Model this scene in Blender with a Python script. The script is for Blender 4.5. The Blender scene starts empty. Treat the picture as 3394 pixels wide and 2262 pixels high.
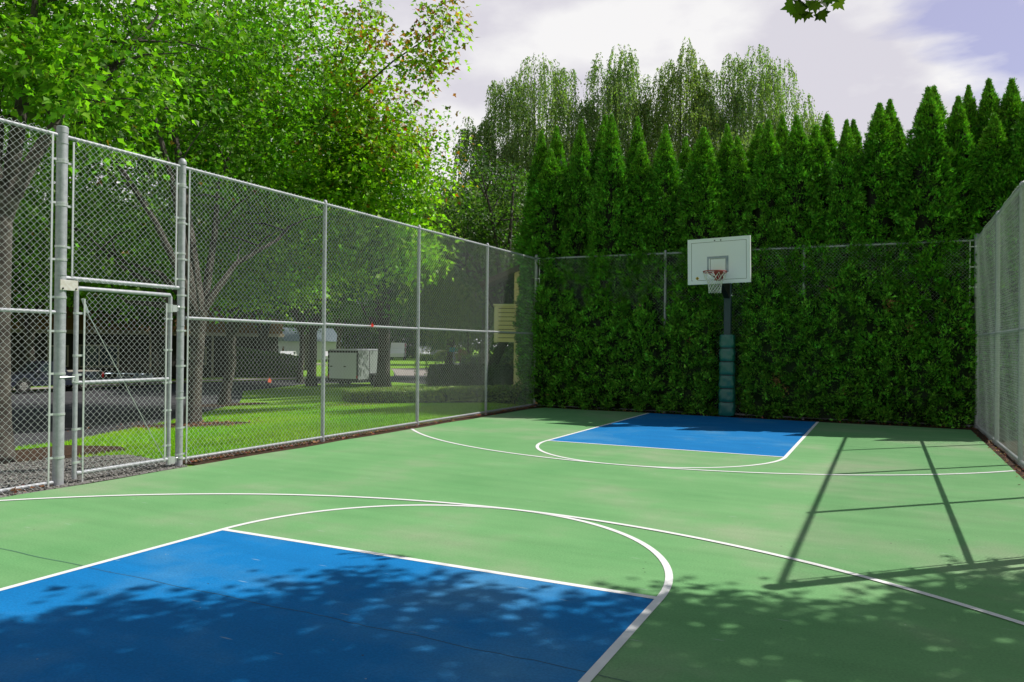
import bpy, math, random
import numpy as np
from mathutils import Matrix, Vector
rad = math.radians
C = bpy.context.scene.collection
random.seed(5); RNG = np.random.default_rng(11)

# ------------------------------------------------------------------ camera, sky, sun, exposure
scn = bpy.context.scene
CAM = Vector((3.030, -11.139, 1.515))
YAW, PITCH, ROLL = -0.45673, 0.00588, 0.00983
fwd = Vector((math.sin(YAW)*math.cos(PITCH), math.cos(YAW)*math.cos(PITCH), math.sin(PITCH)))
rgt0 = Vector((math.cos(YAW), -math.sin(YAW), 0)); up0 = rgt0.cross(fwd)
rgt = math.cos(ROLL)*rgt0 + math.sin(ROLL)*up0
upv = -math.sin(ROLL)*rgt0 + math.cos(ROLL)*up0
cd = bpy.data.cameras.new('camera'); cam = bpy.data.objects.new('camera', cd); C.objects.link(cam)
m = Matrix((rgt, upv, -fwd)).transposed().to_4x4(); m.translation = CAM
cam.matrix_world = m
cd.sensor_width = 36; cd.lens = 26.676; cd.clip_start = .05; cd.clip_end = 3000
scn.camera = cam

SUN = Vector((0.60, 0.58, 1.0)).normalized()
SUN_EL = math.asin(SUN.z); SUN_AZ = math.atan2(SUN.x, SUN.y)
w = bpy.data.worlds.new('World'); scn.world = w; w.use_nodes = True
nt = w.node_tree; nt.nodes.clear()
def N(nt, t, **k):
    n = nt.nodes.new(t)
    for a, b in k.items(): setattr(n, a, b)
    return n
def ramp(nt, pts, fac=None):
    r = N(nt, 'ShaderNodeValToRGB'); e = r.color_ramp.elements
    while len(e) < len(pts): e.new(.5)
    for i, (p, c) in enumerate(pts):
        e[i].position = p; e[i].color = (c, c, c, 1) if not hasattr(c, '__len__') else (*c, 1)
    if fac is not None: nt.links.new(fac, r.inputs[0])
    return r
L = nt.links.new
sky = N(nt, 'ShaderNodeTexSky', sky_type='NISHITA', sun_disc=False, sun_elevation=SUN_EL, sun_rotation=SUN_AZ, ozone_density=2.5)
tc = N(nt, 'ShaderNodeTexCoord')
mp = N(nt, 'ShaderNodeMapping'); mp.inputs['Scale'].default_value = (1, 1, 2.2); mp.inputs['Rotation'].default_value = (0, rad(28), 0); mp.inputs['Location'].default_value = (.35, .3, .2)
L(tc.outputs['Generated'], mp.inputs[0])
nz = N(nt, 'ShaderNodeTexNoise'); nz.inputs['Scale'].default_value = 3.4; nz.inputs['Detail'].default_value = 7; nz.inputs['Roughness'].default_value = .52; nz.inputs['Distortion'].default_value = .35
L(mp.outputs[0], nz.inputs[0])
# clouds thin out towards the north-east part of the sky
dp = N(nt, 'ShaderNodeVectorMath', operation='DOT_PRODUCT'); L(tc.outputs['Generated'], dp.inputs[0])
dp.inputs[1].default_value = Vector((.42, .83, .36)).normalized()
dr = ramp(nt, [(.80, 0.0), (.955, 1.0)], dp.outputs['Value'])
ma = N(nt, 'ShaderNodeMath', operation='MULTIPLY_ADD'); L(dr.outputs[0], ma.inputs[0]); ma.inputs[1].default_value = -.37; 
sh = N(nt, 'ShaderNodeMath', operation='ADD'); L(nz.outputs[0], sh.inputs[0]); sh.inputs[1].default_value = .30
L(sh.outputs[0], ma.inputs[2])
cf = ramp(nt, [(.45, 0.0), (.57, 1.0)], ma.outputs[0])
nz2 = N(nt, 'ShaderNodeTexNoise'); nz2.inputs['Scale'].default_value = 4.2; nz2.inputs['Detail'].default_value = 7
L(mp.outputs[0], nz2.inputs[0])
cc = ramp(nt, [(.40, (7.1, 6.9, 7.6)), (.54, (9.3, 9.2, 9.25))], nz2.outputs[0])
thin = N(nt, 'ShaderNodeMix', data_type='RGBA'); thin.inputs[0].default_value = .55
L(sky.outputs[0], thin.inputs['A']); thin.inputs['B'].default_value = (6.2, 5.5, 8.2, 1)
mx = N(nt, 'ShaderNodeMix', data_type='RGBA'); L(cf.outputs[0], mx.inputs[0]); L(thin.outputs['Result'], mx.inputs['A']); L(cc.outputs[0], mx.inputs['B'])
sx = N(nt, 'ShaderNodeSeparateXYZ'); L(tc.outputs['Generated'], sx.inputs[0])
dnr = ramp(nt, [(.52, 1.0), (.70, 0.0)], sx.outputs['Z'])
cl_ = N(nt, 'ShaderNodeMix', data_type='RGBA'); L(dnr.outputs[0], cl_.inputs[0]); L(sky.outputs[0], cl_.inputs['A']); L(mx.outputs['Result'], cl_.inputs['B'])
mx = cl_
# sky outside the view is dimmed to deepen the shade on the court
dn = N(nt, 'ShaderNodeVectorMath', operation='DOT_PRODUCT'); L(tc.outputs['Generated'], dn.inputs[0]); dn.inputs[1].default_value = Vector((-.35, .93, .1)).normalized()
dl = ramp(nt, [(.25, .72), (.62, 1.0)], dn.outputs['Value'])
ml = N(nt, 'ShaderNodeMix', data_type='RGBA', blend_type='MULTIPLY'); ml.inputs[0].default_value = 1; L(mx.outputs['Result'], ml.inputs['A']); L(dl.outputs[0], ml.inputs['B']); mx = ml
bg = N(nt, 'ShaderNodeBackground'); bg.inputs['Strength'].default_value = .10
L(mx.outputs['Result'], bg.inputs[0])
wo = N(nt, 'ShaderNodeOutputWorld'); L(bg.outputs[0], wo.inputs[0])

sl = bpy.data.lights.new('sun', 'SUN'); sl.energy = 5.0; sl.angle = rad(.42); sl.color = (1, .955, .88)
so = bpy.data.objects.new('sun', sl); C.objects.link(so); so.location = (20, 20, 40)
so.rotation_euler = SUN.to_track_quat('Z', 'Y').to_euler()
scn.view_settings.view_transform = 'Standard'; scn.view_settings.look = 'None'
scn.view_settings.exposure = 0.0; scn.view_settings.gamma = 1
scn.cycles.max_bounces = 6; scn.cycles.diffuse_bounces = 3; scn.cycles.transparent_max_bounces = 4
scn.cycles.transmission_bounces = 3

# ------------------------------------------------------------------ helpers
def tag(o, label=None, cat=None, group=None, kind=None):
    if label: o['label'] = label
    if cat: o['category'] = cat
    if group: o['group'] = group
    if kind: o['kind'] = kind
    return o
def empty(name, loc, rz=0, label=None, cat=None, group=None):
    o = bpy.data.objects.new(name, None); C.objects.link(o); o.location = loc; o.rotation_euler = (0, 0, rz)
    o.empty_display_size = .2
    return tag(o, label, cat, group)
def link(name, me, parent=None):
    o = bpy.data.objects.new(name, me); C.objects.link(o)
    if parent: o.parent = parent
    return o
def mk(name, V, F, mat, parent=None, col=None, smooth=False):
    """V Nx3 array, F a list of integer arrays (m,k)"""
    V = np.asarray(V, dtype=np.float32); F = [np.asarray(f, dtype=np.int32) for f in (F if isinstance(F, list) else [F])]
    me = bpy.data.meshes.new(name)
    me.vertices.add(len(V)); me.vertices.foreach_set('co', V.ravel())
    loops = np.concatenate([f.ravel() for f in F]); tot = np.concatenate([np.full(len(f), f.shape[1], np.int32) for f in F])
    start = np.concatenate([[0], np.cumsum(tot)[:-1]]).astype(np.int32)
    me.loops.add(len(loops)); me.loops.foreach_set('vertex_index', loops)
    me.polygons.add(len(tot)); me.polygons.foreach_set('loop_start', start); me.polygons.foreach_set('loop_total', tot)
    if smooth: me.polygons.foreach_set('use_smooth', np.ones(len(tot), bool))
    if col is not None:
        a = me.color_attributes.new('Col', 'FLOAT_COLOR', 'POINT')
        c4 = np.ones((len(V), 4), np.float32); c4[:, :3] = col; a.data.foreach_set('color', c4.ravel())
    me.update(calc_edges=True); me.validate()
    if mat: me.materials.append(mat)
    return link(name, me, parent)

class MB:
    """collects primitives into one mesh"""
    def __init__(s): s.V = []; s.F = []; s.n = 0
    def add(s, V, F):
        s.V += [tuple(v) for v in V]; s.F += [tuple(i+s.n for i in f) for f in F]; s.n = len(s.V); return s
    def box(s, x0, x1, y0, y1, z0, z1, M=None, b=0):
        if b:
            b = min(b, (x1-x0)/2.01, (y1-y0)/2.01, (z1-z0)/2.01)
            V = []
            for sx, X in ((-1, x0), (1, x1)):
                for sy, Y in ((-1, y0), (1, y1)):
                    for sz, Z in ((-1, z0), (1, z1)):
                        V += [(X, Y-sy*b, Z-sz*b), (X-sx*b, Y, Z-sz*b), (X-sx*b, Y-sy*b, Z)]
            ix = lambda a, c, d, k: ((a*2+c)*2+d)*3+k
            F = []
            F += [(ix(0,0,0,0), ix(0,0,1,0), ix(0,1,1,0), ix(0,1,0,0)), (ix(1,0,0,0), ix(1,1,0,0), ix(1,1,1,0), ix(1,0,1,0))]
            F += [(ix(0,0,0,1), ix(1,0,0,1), ix(1,0,1,1), ix(0,0,1,1)), (ix(0,1,0,1), ix(0,1,1,1), ix(1,1,1,1), ix(1,1,0,1))]
            F += [(ix(0,0,0,2), ix(0,1,0,2), ix(1,1,0,2), ix(1,0,0,2)), (ix(0,0,1,2), ix(1,0,1,2), ix(1,1,1,2), ix(0,1,1,2))]
            for a in (0, 1):
                for c in (0, 1):
                    F.append((ix(a,c,0,0), ix(a,c,0,1), ix(a,c,1,1), ix(a,c,1,0)))
                    F.append((ix(a,0,c,0), ix(a,1,c,0), ix(a,1,c,2), ix(a,0,c,2)))
                    F.append((ix(0,a,c,1), ix(0,a,c,2), ix(1,a,c,2), ix(1,a,c,1)))
                    for d in (0, 1): F.append((ix(a,c,d,0), ix(a,c,d,1), ix(a,c,d,2)))
        else:
            V = [(x, y, z) for x in (x0, x1) for y in (y0, y1) for z in (z0, z1)]
            F = [(0,1,3,2), (4,6,7,5), (0,4,5,1), (2,3,7,6), (0,2,6,4), (1,5,7,3)]
        if M is not None: V = [M @ Vector(v) for v in V]
        return s.add(V, F)
    def tube(s, pts, r, n=10, cap=True):
        pts = [Vector(p) for p in pts]; rs = r if hasattr(r, '__len__') else [r]*len(pts)
        V = []; F = []; ref = None
        for i, p in enumerate(pts):
            t = (pts[min(i+1, len(pts)-1)] - pts[max(i-1, 0)]).normalized()
            if ref is None: ref = Vector((0, 0, 1)) if abs(t.z) < .9 else Vector((1, 0, 0))
            a = t.cross(ref).normalized(); b = a.cross(t).normalized(); ref = b
            for k in range(n):
                q = 2*math.pi*k/n; V.append(p + rs[i]*(math.cos(q)*a + math.sin(q)*b))
        for i in range(len(pts)-1):
            for k in range(n): F.append((i*n+k, i*n+(k+1) % n, (i+1)*n+(k+1) % n, (i+1)*n+k))
        if cap: F += [tuple(range(n))[::-1], tuple(range((len(pts)-1)*n, len(pts)*n))]
        return s.add(V, F)
    def lathe(s, prof, n=20, M=None):
        V = []; F = []
        for r, z in prof:
            for k in range(n): V.append((r*math.cos(2*math.pi*k/n), r*math.sin(2*math.pi*k/n), z))
        for i in range(len(prof)-1):
            for k in range(n): F.append((i*n+k, i*n+(k+1) % n, (i+1)*n+(k+1) % n, (i+1)*n+k))
        F += [tuple(range(n))[::-1], tuple(range((len(prof)-1)*n, len(prof)*n))]
        if M is not None: V = [M @ Vector(v) for v in V]
        return s.add(V, F)
    def prism(s, poly, y0, y1, M=None):
        """poly in (x,z) extruded along y"""
        n = len(poly); V = [(x, y0, z) for x, z in poly] + [(x, y1, z) for x, z in poly]
        F = [tuple(range(n))[::-1], tuple(range(n, 2*n))] + [(i, (i+1) % n, n+(i+1) % n, n+i) for i in range(n)]
        if M is not None: V = [M @ Vector(v) for v in V]
        return s.add(V, F)
    def sphere(s, c, r, n=12, m_=8, M=None):
        prof = [(max(1e-4, math.sin(math.pi*i/m_))*r, -math.cos(math.pi*i/m_)*r) for i in range(m_+1)]
        return s.lathe(prof, n, Matrix.Translation(c) if M is None else M)
    def build(s, name, mat, parent=None, smooth=False):
        me = bpy.data.meshes.new(name); me.from_pydata([tuple(v) for v in s.V], [], s.F); me.update()
        if smooth:
            me.polygons.foreach_set('use_smooth', np.ones(len(me.polygons), bool))
            try: me.set_sharp_from_angle(angle=rad(38))
            except Exception: pass
        me.materials.append(mat)
        return link(name, me, parent)

# ------------------------------------------------------------------ materials
M = {}
def mat(name, col, rough=.7, metal=0, spec=.5, noise=None, bump=None, coat=0):
    """noise=(scale, amount 0..1, colour2)  bump=(scale, strength)"""
    mt = bpy.data.materials.new(name); mt.use_nodes = True; nt = mt.node_tree
    b = nt.nodes['Principled BSDF']; b.inputs['Base Color'].default_value = (*col, 1)
    b.inputs['Roughness'].default_value = rough; b.inputs['Metallic'].default_value = metal
    b.inputs['Specular IOR Level'].default_value = spec; b.inputs['Coat Weight'].default_value = coat
    tc = N(nt, 'ShaderNodeTexCoord')
    if noise:
        nz = N(nt, 'ShaderNodeTexNoise'); nz.inputs['Scale'].default_value = noise[0]; nz.inputs['Detail'].default_value = 6
        nz.inputs['Roughness'].default_value = .62
        nt.links.new(tc.outputs['Object'], nz.inputs[0])
        r = ramp(nt, [(.38, col), (.68, noise[2])], nz.outputs[0])
        mx = N(nt, 'ShaderNodeMix', data_type='RGBA'); mx.inputs[0].default_value = noise[1]
        mx.inputs['A'].default_value = (*col, 1); nt.links.new(r.outputs[0], mx.inputs['B'])
        nt.links.new(mx.outputs['Result'], b.inputs['Base Color'])
    if bump:
        nb = N(nt, 'ShaderNodeTexNoise'); nb.inputs['Scale'].default_value = bump[0]; nb.inputs['Detail'].default_value = 4
        nt.links.new(tc.outputs['Object'], nb.inputs[0])
        bp = N(nt, 'ShaderNodeBump'); bp.inputs['Strength'].default_value = bump[1]; bp.inputs['Distance'].default_value = .01
        nt.links.new(nb.outputs[0], bp.inputs['Height']); nt.links.new(bp.outputs[0], b.inputs['Normal'])
    M[name] = mt; return mt

def leafmat(name, trans=.35, rough=.45, spec=.4, var=.45, sat=1.0):
    """colour from the mesh's own colour attribute, varied leaf by leaf"""
    mt = bpy.data.materials.new(name); mt.use_nodes = True; nt = mt.node_tree; L = nt.links.new
    b = nt.nodes['Principled BSDF']; out = nt.nodes['Material Output']
    at = N(nt, 'ShaderNodeAttribute', attribute_name='Col')
    ge = N(nt, 'ShaderNodeNewGeometry')
    r = ramp(nt, [(0, 1-var), (1, 1+var)], ge.outputs['Random Per Island'])
    mm = N(nt, 'ShaderNodeMath', operation='MULTIPLY_ADD'); L(ge.outputs['Random Per Island'], mm.inputs[0]); mm.inputs[1].default_value = 2*var; mm.inputs[2].default_value = 1-var
    vs = N(nt, 'ShaderNodeVectorMath', operation='SCALE'); L(at.outputs['Color'], vs.inputs[0]); L(mm.outputs[0], vs.inputs['Scale'])
    L(vs.outputs[0], b.inputs['Base Color']); b.inputs['Roughness'].default_value = rough; b.inputs['Specular IOR Level'].default_value = spec
    tr = N(nt, 'ShaderNodeBsdfTranslucent')
    hs = N(nt, 'ShaderNodeMix', data_type='RGBA', blend_type='MULTIPLY'); hs.inputs[0].default_value = 1
    L(vs.outputs[0], hs.inputs['A']); hs.inputs['B'].default_value = (1.35, 1.75, .45, 1); L(hs.outputs['Result'], tr.inputs[0])
    mx = N(nt, 'ShaderNodeMixShader'); mx.inputs[0].default_value = trans
    L(b.outputs[0], mx.inputs[1]); L(tr.outputs[0], mx.inputs[2]); L(mx.outputs[0], out.inputs[0])
    M[name] = mt; return mt

leafmat('maple_leaf', .5, .45, .3, .5)
leafmat('birch_leaf', .5, .5, .4, .4)
leafmat('arborvitae', .18, .55, .2, .6)
leafmat('grass_blade', .35, .55, .3, .35)
leafmat('boxwood', .25, .4, .5, .45)
leafmat('dry_leaf', .2, .7, .2, .35)
mat('bark', (.035, .029, .024), .95, noise=(5, .9, (.12, .108, .09)), bump=(18, .9))
mat('bark_dark', (.04, .033, .027), .95, noise=(6, .8, (.085, .075, .062)), bump=(14, .8))
mat('birch_bark', (.26, .25, .22), .9, noise=(4, .9, (.07, .065, .06)))
mat('galvanised', (.34, .355, .385), .6, .35, noise=(18, .75, (.50, .51, .55)))
mat('galvanised_wire', (.66, .70, .71), .45, .2, noise=(9, .4, (.54, .58, .58)))
mat('galvanised_bright', (.58, .61, .62), .38, .5, noise=(30, .5, (.74, .76, .76)))
mat('plate_white', (.62, .6, .57), .55, noise=(30, .5, (.42, .34, .27)))
mat('rust', (.22, .09, .04), .9)
mat('white_line', (.80, .80, .80), .7, noise=(6, .35, (.66, .67, .66)), bump=(160, .25))

def court(name, c0, c1, c2):
    mt = bpy.data.materials.new(name); mt.use_nodes = True; nt = mt.node_tree; L = nt.links.new
    b = nt.nodes['Principled BSDF']; b.inputs['Roughness'].default_value = .8; b.inputs['Specular IOR Level'].default_value = .15
    tc = N(nt, 'ShaderNodeTexCoord')
    n1 = N(nt, 'ShaderNodeTexNoise'); n1.inputs['Scale'].default_value = .55; n1.inputs['Detail'].default_value = 7; n1.inputs['Roughness'].default_value = .6
    L(tc.outputs['Object'], n1.inputs[0])
    r1 = ramp(nt, [(.34, c0), (.50, c1), (.68, c2)], n1.outputs[0])
    # squeegee streaks
    mp = N(nt, 'ShaderNodeMapping'); mp.inputs['Scale'].default_value = (.35, 3.0, 1); mp.inputs['Rotation'].default_value = (0, 0, .18); L(tc.outputs['Object'], mp.inputs[0])
    n2 = N(nt, 'ShaderNodeTexNoise'); n2.inputs['Scale'].default_value = 1.6; n2.inputs['Detail'].default_value = 5; L(mp.outputs[0], n2.inputs[0])
    r2 = ramp(nt, [(.35, .9), (.7, 1.1)], n2.outputs[0])
    m1 = N(nt, 'ShaderNodeMix', data_type='RGBA', blend_type='MULTIPLY'); m1.inputs[0].default_value = 1
    L(r1.outputs[0], m1.inputs['A'])
    ad = N(nt, 'ShaderNodeMath', operation='MULTIPLY'); L(n2.outputs[0], ad.inputs[0]); ad.inputs[1].default_value = .34
    ad2 = N(nt, 'ShaderNodeMath', operation='ADD'); L(ad.outputs[0], ad2.inputs[0]); ad2.inputs[1].default_value = .83
    L(ad2.outputs[0], m1.inputs['B'])
    # sand grain and little pale chips
    n3 = N(nt, 'ShaderNodeTexNoise'); n3.inputs['Scale'].default_value = 75; n3.inputs['Detail'].default_value = 3; L(tc.outputs['Object'], n3.inputs[0])
    r3 = ramp(nt, [(.3, .84), (.7, 1.14)], n3.outputs[0])
    m2 = N(nt, 'ShaderNodeMix', data_type='RGBA', blend_type='MULTIPLY'); m2.inputs[0].default_value = .8; L(m1.outputs['Result'], m2.inputs['A']); L(r3.outputs[0], m2.inputs['B'])
    n4 = N(nt, 'ShaderNodeTexVoronoi'); n4.inputs['Scale'].default_value = 9; L(tc.outputs['Object'], n4.inputs[0])
    n5 = N(nt, 'ShaderNodeTexNoise'); n5.inputs['Scale'].default_value = 2.2; L(tc.outputs['Object'], n5.inputs[0])
    r4 = ramp(nt, [(.035, 1.0), (.055, 0.0)], n4.outputs['Distance']); r5 = ramp(nt, [(.52, 0.0), (.62, .75)], n5.outputs[0])
    mu = N(nt, 'ShaderNodeMath', operation='MULTIPLY'); L(r4.outputs[0], mu.inputs[0]); L(r5.outputs[0], mu.inputs[1])
    m3 = N(nt, 'ShaderNodeMix', data_type='RGBA'); L(mu.outputs[0], m3.inputs[0]); L(m2.outputs['Result'], m3.inputs['A']); m3.inputs['B'].default_value = (.45, .5, .42, 1)
    v6 = N(nt, 'ShaderNodeTexVoronoi'); v6.inputs['Scale'].default_value = 3.3; L(tc.outputs['Object'], v6.inputs[0])
    r6 = ramp(nt, [(.018, .85), (.03, 0.0)], v6.outputs['Distance'])
    m4 = N(nt, 'ShaderNodeMix', data_type='RGBA'); L(r6.outputs[0], m4.inputs[0]); L(m3.outputs['Result'], m4.inputs['A']); m4.inputs['B'].default_value = (.04, .05, .03, 1)
    mp7 = N(nt, 'ShaderNodeMapping'); mp7.inputs['Scale'].default_value = (1.2, 9, 1); mp7.inputs['Rotation'].default_value = (0, 0, .7); L(tc.outputs['Object'], mp7.inputs[0])
    v7 = N(nt, 'ShaderNodeTexVoronoi'); v7.inputs['Scale'].default_value = 1.1; L(mp7.outputs[0], v7.inputs[0])
    r7 = ramp(nt, [(.03, .45), (.07, 0.0)], v7.outputs['Distance'])
    m5 = N(nt, 'ShaderNodeMix', data_type='RGBA'); L(r7.outputs[0], m5.inputs[0]); L(m4.outputs['Result'], m5.inputs['A']); m5.inputs['B'].default_value = (.42, .5, .45, 1)
    L(m5.outputs['Result'], b.inputs['Base Color'])
    bp = N(nt, 'ShaderNodeBump'); bp.inputs['Strength'].default_value = .35; bp.inputs['Distance'].default_value = .004
    L(n3.outputs[0], bp.inputs['Height']); L(bp.outputs[0], b.inputs['Normal'])
    M[name] = mt
court('court_green', (.135, .335, .130), (.165, .362, .150), (.258, .365, .208))
court('court_blue', (.002, .16, .44), (.005, .18, .47), (.06, .24, .47))
mat('crack_filler', (.025, .075, .11), .8)
def groundmat(name, cols, scale=3., bs=40, bst=.8, rough=.95):
    mt = bpy.data.materials.new(name); mt.use_nodes = True; nt = mt.node_tree; L = nt.links.new
    b = nt.nodes['Principled BSDF']; b.inputs['Roughness'].default_value = rough; b.inputs['Specular IOR Level'].default_value = .25
    tc = N(nt, 'ShaderNodeTexCoord')
    n1 = N(nt, 'ShaderNodeTexNoise'); n1.inputs['Scale'].default_value = scale; n1.inputs['Detail'].default_value = 9; n1.inputs['Roughness'].default_value = .7
    L(tc.outputs['Object'], n1.inputs[0])
    k = len(cols); r1 = ramp(nt, [(.3+.4*i/(k-1), c) for i, c in enumerate(cols)], n1.outputs[0]); L(r1.outputs[0], b.inputs['Base Color'])
    n2 = N(nt, 'ShaderNodeTexNoise'); n2.inputs['Scale'].default_value = bs; n2.inputs['Detail'].default_value = 3; L(tc.outputs['Object'], n2.inputs[0])
    bp = N(nt, 'ShaderNodeBump'); bp.inputs['Strength'].default_value = bst; bp.inputs['Distance'].default_value = .02
    L(n2.outputs[0], bp.inputs['Height']); L(bp.outputs[0], b.inputs['Normal'])
    M[name] = mt
groundmat('lawn', [(.11, .26, .012), (.16, .33, .016), (.21, .34, .03)], 2.2, 45, 1)
groundmat('asphalt', [(.045, .045, .05), (.06, .06, .066), (.085, .083, .085)], 1.2, 90, .4)
groundmat('gravel', [(.10, .095, .09), (.2, .19, .18), (.33, .31, .29)], 38, 55, 1)
groundmat('mulch', [(.02, .012, .008), (.055, .032, .02), (.12, .06, .035)], 22, 40, 1)
groundmat('concrete', [(.28, .26, .22), (.36, .33, .28)], 3, 60, .3)
groundmat('sunlit_asphalt', [(.26, .23, .21), (.34, .30, .27)], 1, 60, .2)  # street asphalt again, the sunlight on it put into a paler colour

# ------------------------------------------------------------------ terrain: falls gently from the court to the street
def TZ(x):
    s = -4.85 - x
    return -1.1*min(1, max(0, (s-1.5)/18.))
XB = [-6.35, -24.35]
def sheet(name, poly, off, mt, kind='structure'):
    """flat polygon draped over the terrain, cut at the slope's two breaks"""
    import bmesh
    bm = bmesh.new(); bm.faces.new([bm.verts.new((x, y, 0)) for x, y in poly])
    for xb in XB:
        bmesh.ops.bisect_plane(bm, geom=bm.verts[:]+bm.edges[:]+bm.faces[:], plane_co=(xb, 0, 0), plane_no=(1, 0, 0))
    bmesh.ops.triangulate(bm, faces=bm.faces[:])
    for v in bm.verts: v.co.z = TZ(v.co.x) + off
    bmesh.ops.recalc_face_normals(bm, faces=bm.faces[:])
    if sum(f.normal.z for f in bm.faces) < 0: bmesh.ops.reverse_faces(bm, faces=bm.faces[:])
    me = bpy.data.meshes.new(name); bm.to_mesh(me); bm.free(); me.materials.append(mt)
    return tag(link(name, me), kind=kind)
sheet('lawn', [(-900, -900), (900, -900), (900, 900), (-900, 900)], -.03, M['lawn'])
street = [(-9.6, -9), (-9.5, -3.8), (-9.45, -2.9), (-10.6, -1.2), (-11.5, .3), (-13.1, 2.6), (-20, 11.2), (-28.4, 19.6), (-30.6, 27), (-28.1, 33), (-19, 30), (-10, 27), (0, 25), (2, 30), (-8, 34), (-18, 40), (-26, 49),
          (-37, 70), (-55, 100), (-62, 98), (-54.5, 90), (-52, 76), (-43.5, 58), (-42.3, 53.6), (-33.6, 41.2), (-35, 32.3), (-36.4, 28.7), (-37.5, 24.4), (-37.3, 17), (-36.9, 8), (-36.5, -2), (-26, -12), (-14, -12)]
sheet('street', street, -.022, M['asphalt'])
sheet('crossing_road', [(-33.9, 42), (-43.5, 55), (-60, 62), (-90, 70), (-90, 75), (-60, 67.5), (-47, 63), (-40, 60), (-26, 50), (-18, 43), (-8, 38), (4, 36), (2, 31), (-8, 34.2), (-18, 40.2), (-26.5, 48)], -.012, M['sunlit_asphalt'])
walk = [(-36.6, 0), (-37.0, 8), (-37.4, 17), (-37.6, 24.4), (-36.45, 28.7), (-35.05, 32.3), (-33.7, 41.2)]
kb = []
o_ = [(x-1.7, y+.25) for x, y in walk]
sheet('pavement', walk + o_[::-1], .05, M['concrete'])
gravel = [(-4.7, -12), (-4.7, -4.45), (-5.3, -4.3), (-6.2, -4.15), (-6.9, -4.9), (-7.3, -6.2), (-8.2, -8.5), (-8.5, -12)]
sheet('gravel_path', gravel, -.02, M['gravel'])
sheet('mulch_bed', [(-6.5, -3.9), (-7.5, -3.3), (-9.0, -3.2), (-9.4, -5), (-9.3, -9), (-8.1, -8.6), (-7.2, -6.2), (-6.8, -4.9)], -.024, M['mulch'])
sheet('soil_strip', [(-5.12, -4.35), (-4.5, -4.35), (-4.5, 6.6), (-5.0, 6.6)], -.016, M['mulch'])
sheet('hedge_bed', [(-5.6, 5.0), (5.6, 5.0), (5.6, 9.4), (-5.6, 9.4)], -.018, M['mulch'])
sheet('soil_edge', [(4.4, -9), (5.0, -9), (5.1, 6.4), (4.4, 6.4)], -.014, M['mulch'])
def ring(name, cx, cy, rx, ry, off=-.013):
    pts = [(cx+rx*math.cos(a)*(1+.12*math.sin(3*a+cx)), cy+ry*math.sin(a)*(1+.1*math.cos(2*a+cy))) for a in np.linspace(0, 2*math.pi, 19)[:-1]]
    return sheet(name, pts, off, M['mulch'])
ring('mulch_ring', -10.3, .5, 1.5, .9); ring('mulch_ring', -18.9, 9.3, 1.8, 1.2)
ring('mulch_ring', -11.6, 7.6, 1.6, .7)

# court slab with coloured coating
def flat(name, poly, z, mt, kind='structure'):
    me = bpy.data.meshes.new(name); me.from_pydata([(x, y, z) for x, y in poly], [], [tuple(range(len(poly)))]); me.update()
    if me.polygons[0].normal.z < 0: me.flip_normals()
    me.materials.append(mt); return tag(link(name, me), kind=kind)
edge = [(-4.58 + .03*math.sin(y*3.1)*math.sin(y*.7), y) for y in np.linspace(-16, 5.4, 60)]
back = [(x, 5.78 - .035*x + .03*math.sin(x*2.3)) for x in np.linspace(-4.45, 4.5, 30)]
slab = MB()
pl = edge + back + [(4.52, -16)]
n_ = len(pl)
slab.add([(x, y, 0) for x, y in pl] + [(x, y, -.1) for x, y in pl], [tuple(range(n_))[::-1]] + [(i, (i+1) % n_, n_+(i+1) % n_, n_+i) for i in range(n_)])
cs = slab.build('court', M['court_green']); tag(cs, kind='structure')
import bmesh as _bm
b_ = _bm.new(); b_.from_mesh(cs.data); _bm.ops.recalc_face_normals(b_, faces=b_.faces[:])
for f in b_.faces:
    if abs(f.normal.z) > .9 and f.normal.z < 0: _bm.ops.reverse_faces(b_, faces=b_.faces[:]); break
b_.to_mesh(cs.data); b_.free()
D = 6.64; HW = .0254
flat('painted_key', [(-1.78, .02), (1.78, .02), (1.78, 5.70), (-1.78, 5.83)], .002, M['court_blue'])
flat('painted_key', [(-1.76, -D-.02), (1.80, -D-.02), (1.80, -D-6.2), (-1.76, -D-6.2)], .002, M['court_blue'])
def strip(name, pts, hw, z, mt):
    pts = [Vector((*p, 0)) for p in pts]; V = []; n = len(pts)
    for i, p in enumerate(pts):
        t = (pts[min(i+1, n-1)] - pts[max(i-1, 0)]).normalized(); q = Vector((-t.y, t.x, 0))
        V += [p+q*hw, p-q*hw]
    V = [(v.x, v.y, z) for v in V]
    o = mk(name, V, [[(2*i+1, 2*i+3, 2*i+2, 2*i) for i in range(n-1)]], mt)
    if o.data.polygons[0].normal.z < 0: o.data.flip_normals()
    return tag(o, kind='structure')
def arc(cx, cy, r, a0, a1, n=90): return [(cx+r*math.cos(a), cy+r*math.sin(a)) for a in np.linspace(a0, a1, n)]
Rc = 1.80; R3 = 6.035; O3 = 4.235; nx = .024
strip('court_marking', [(-Rc, 5.83)]+[(-Rc, .02)]+arc(0, 0, Rc, math.pi, 2*math.pi)[0:]+[(Rc, .02), (Rc, 5.70)], HW, .0038, M['white_line'])
strip('court_marking', [(-Rc+HW, 0), (Rc-HW, 0)], HW, .0038, M['white_line'])
a_ = math.acos(4.5/R3)
strip('court_marking', arc(0, O3, R3, math.pi+math.acos(4.56/R3), 2*math.pi-a_, 160), HW, .0056, M['white_line'])
strip('court_marking', [(nx-Rc, -D-6.2), (nx-Rc, -D-.02)]+arc(nx, -D, Rc, math.pi, 0)+[(nx+Rc, -D-.02), (nx+Rc, -D-6.2)], HW, .0038, M['white_line'])
strip('court_marking', [(nx-Rc+HW, -D), (nx+Rc-HW, -D)], HW, .0038, M['white_line'])
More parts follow.
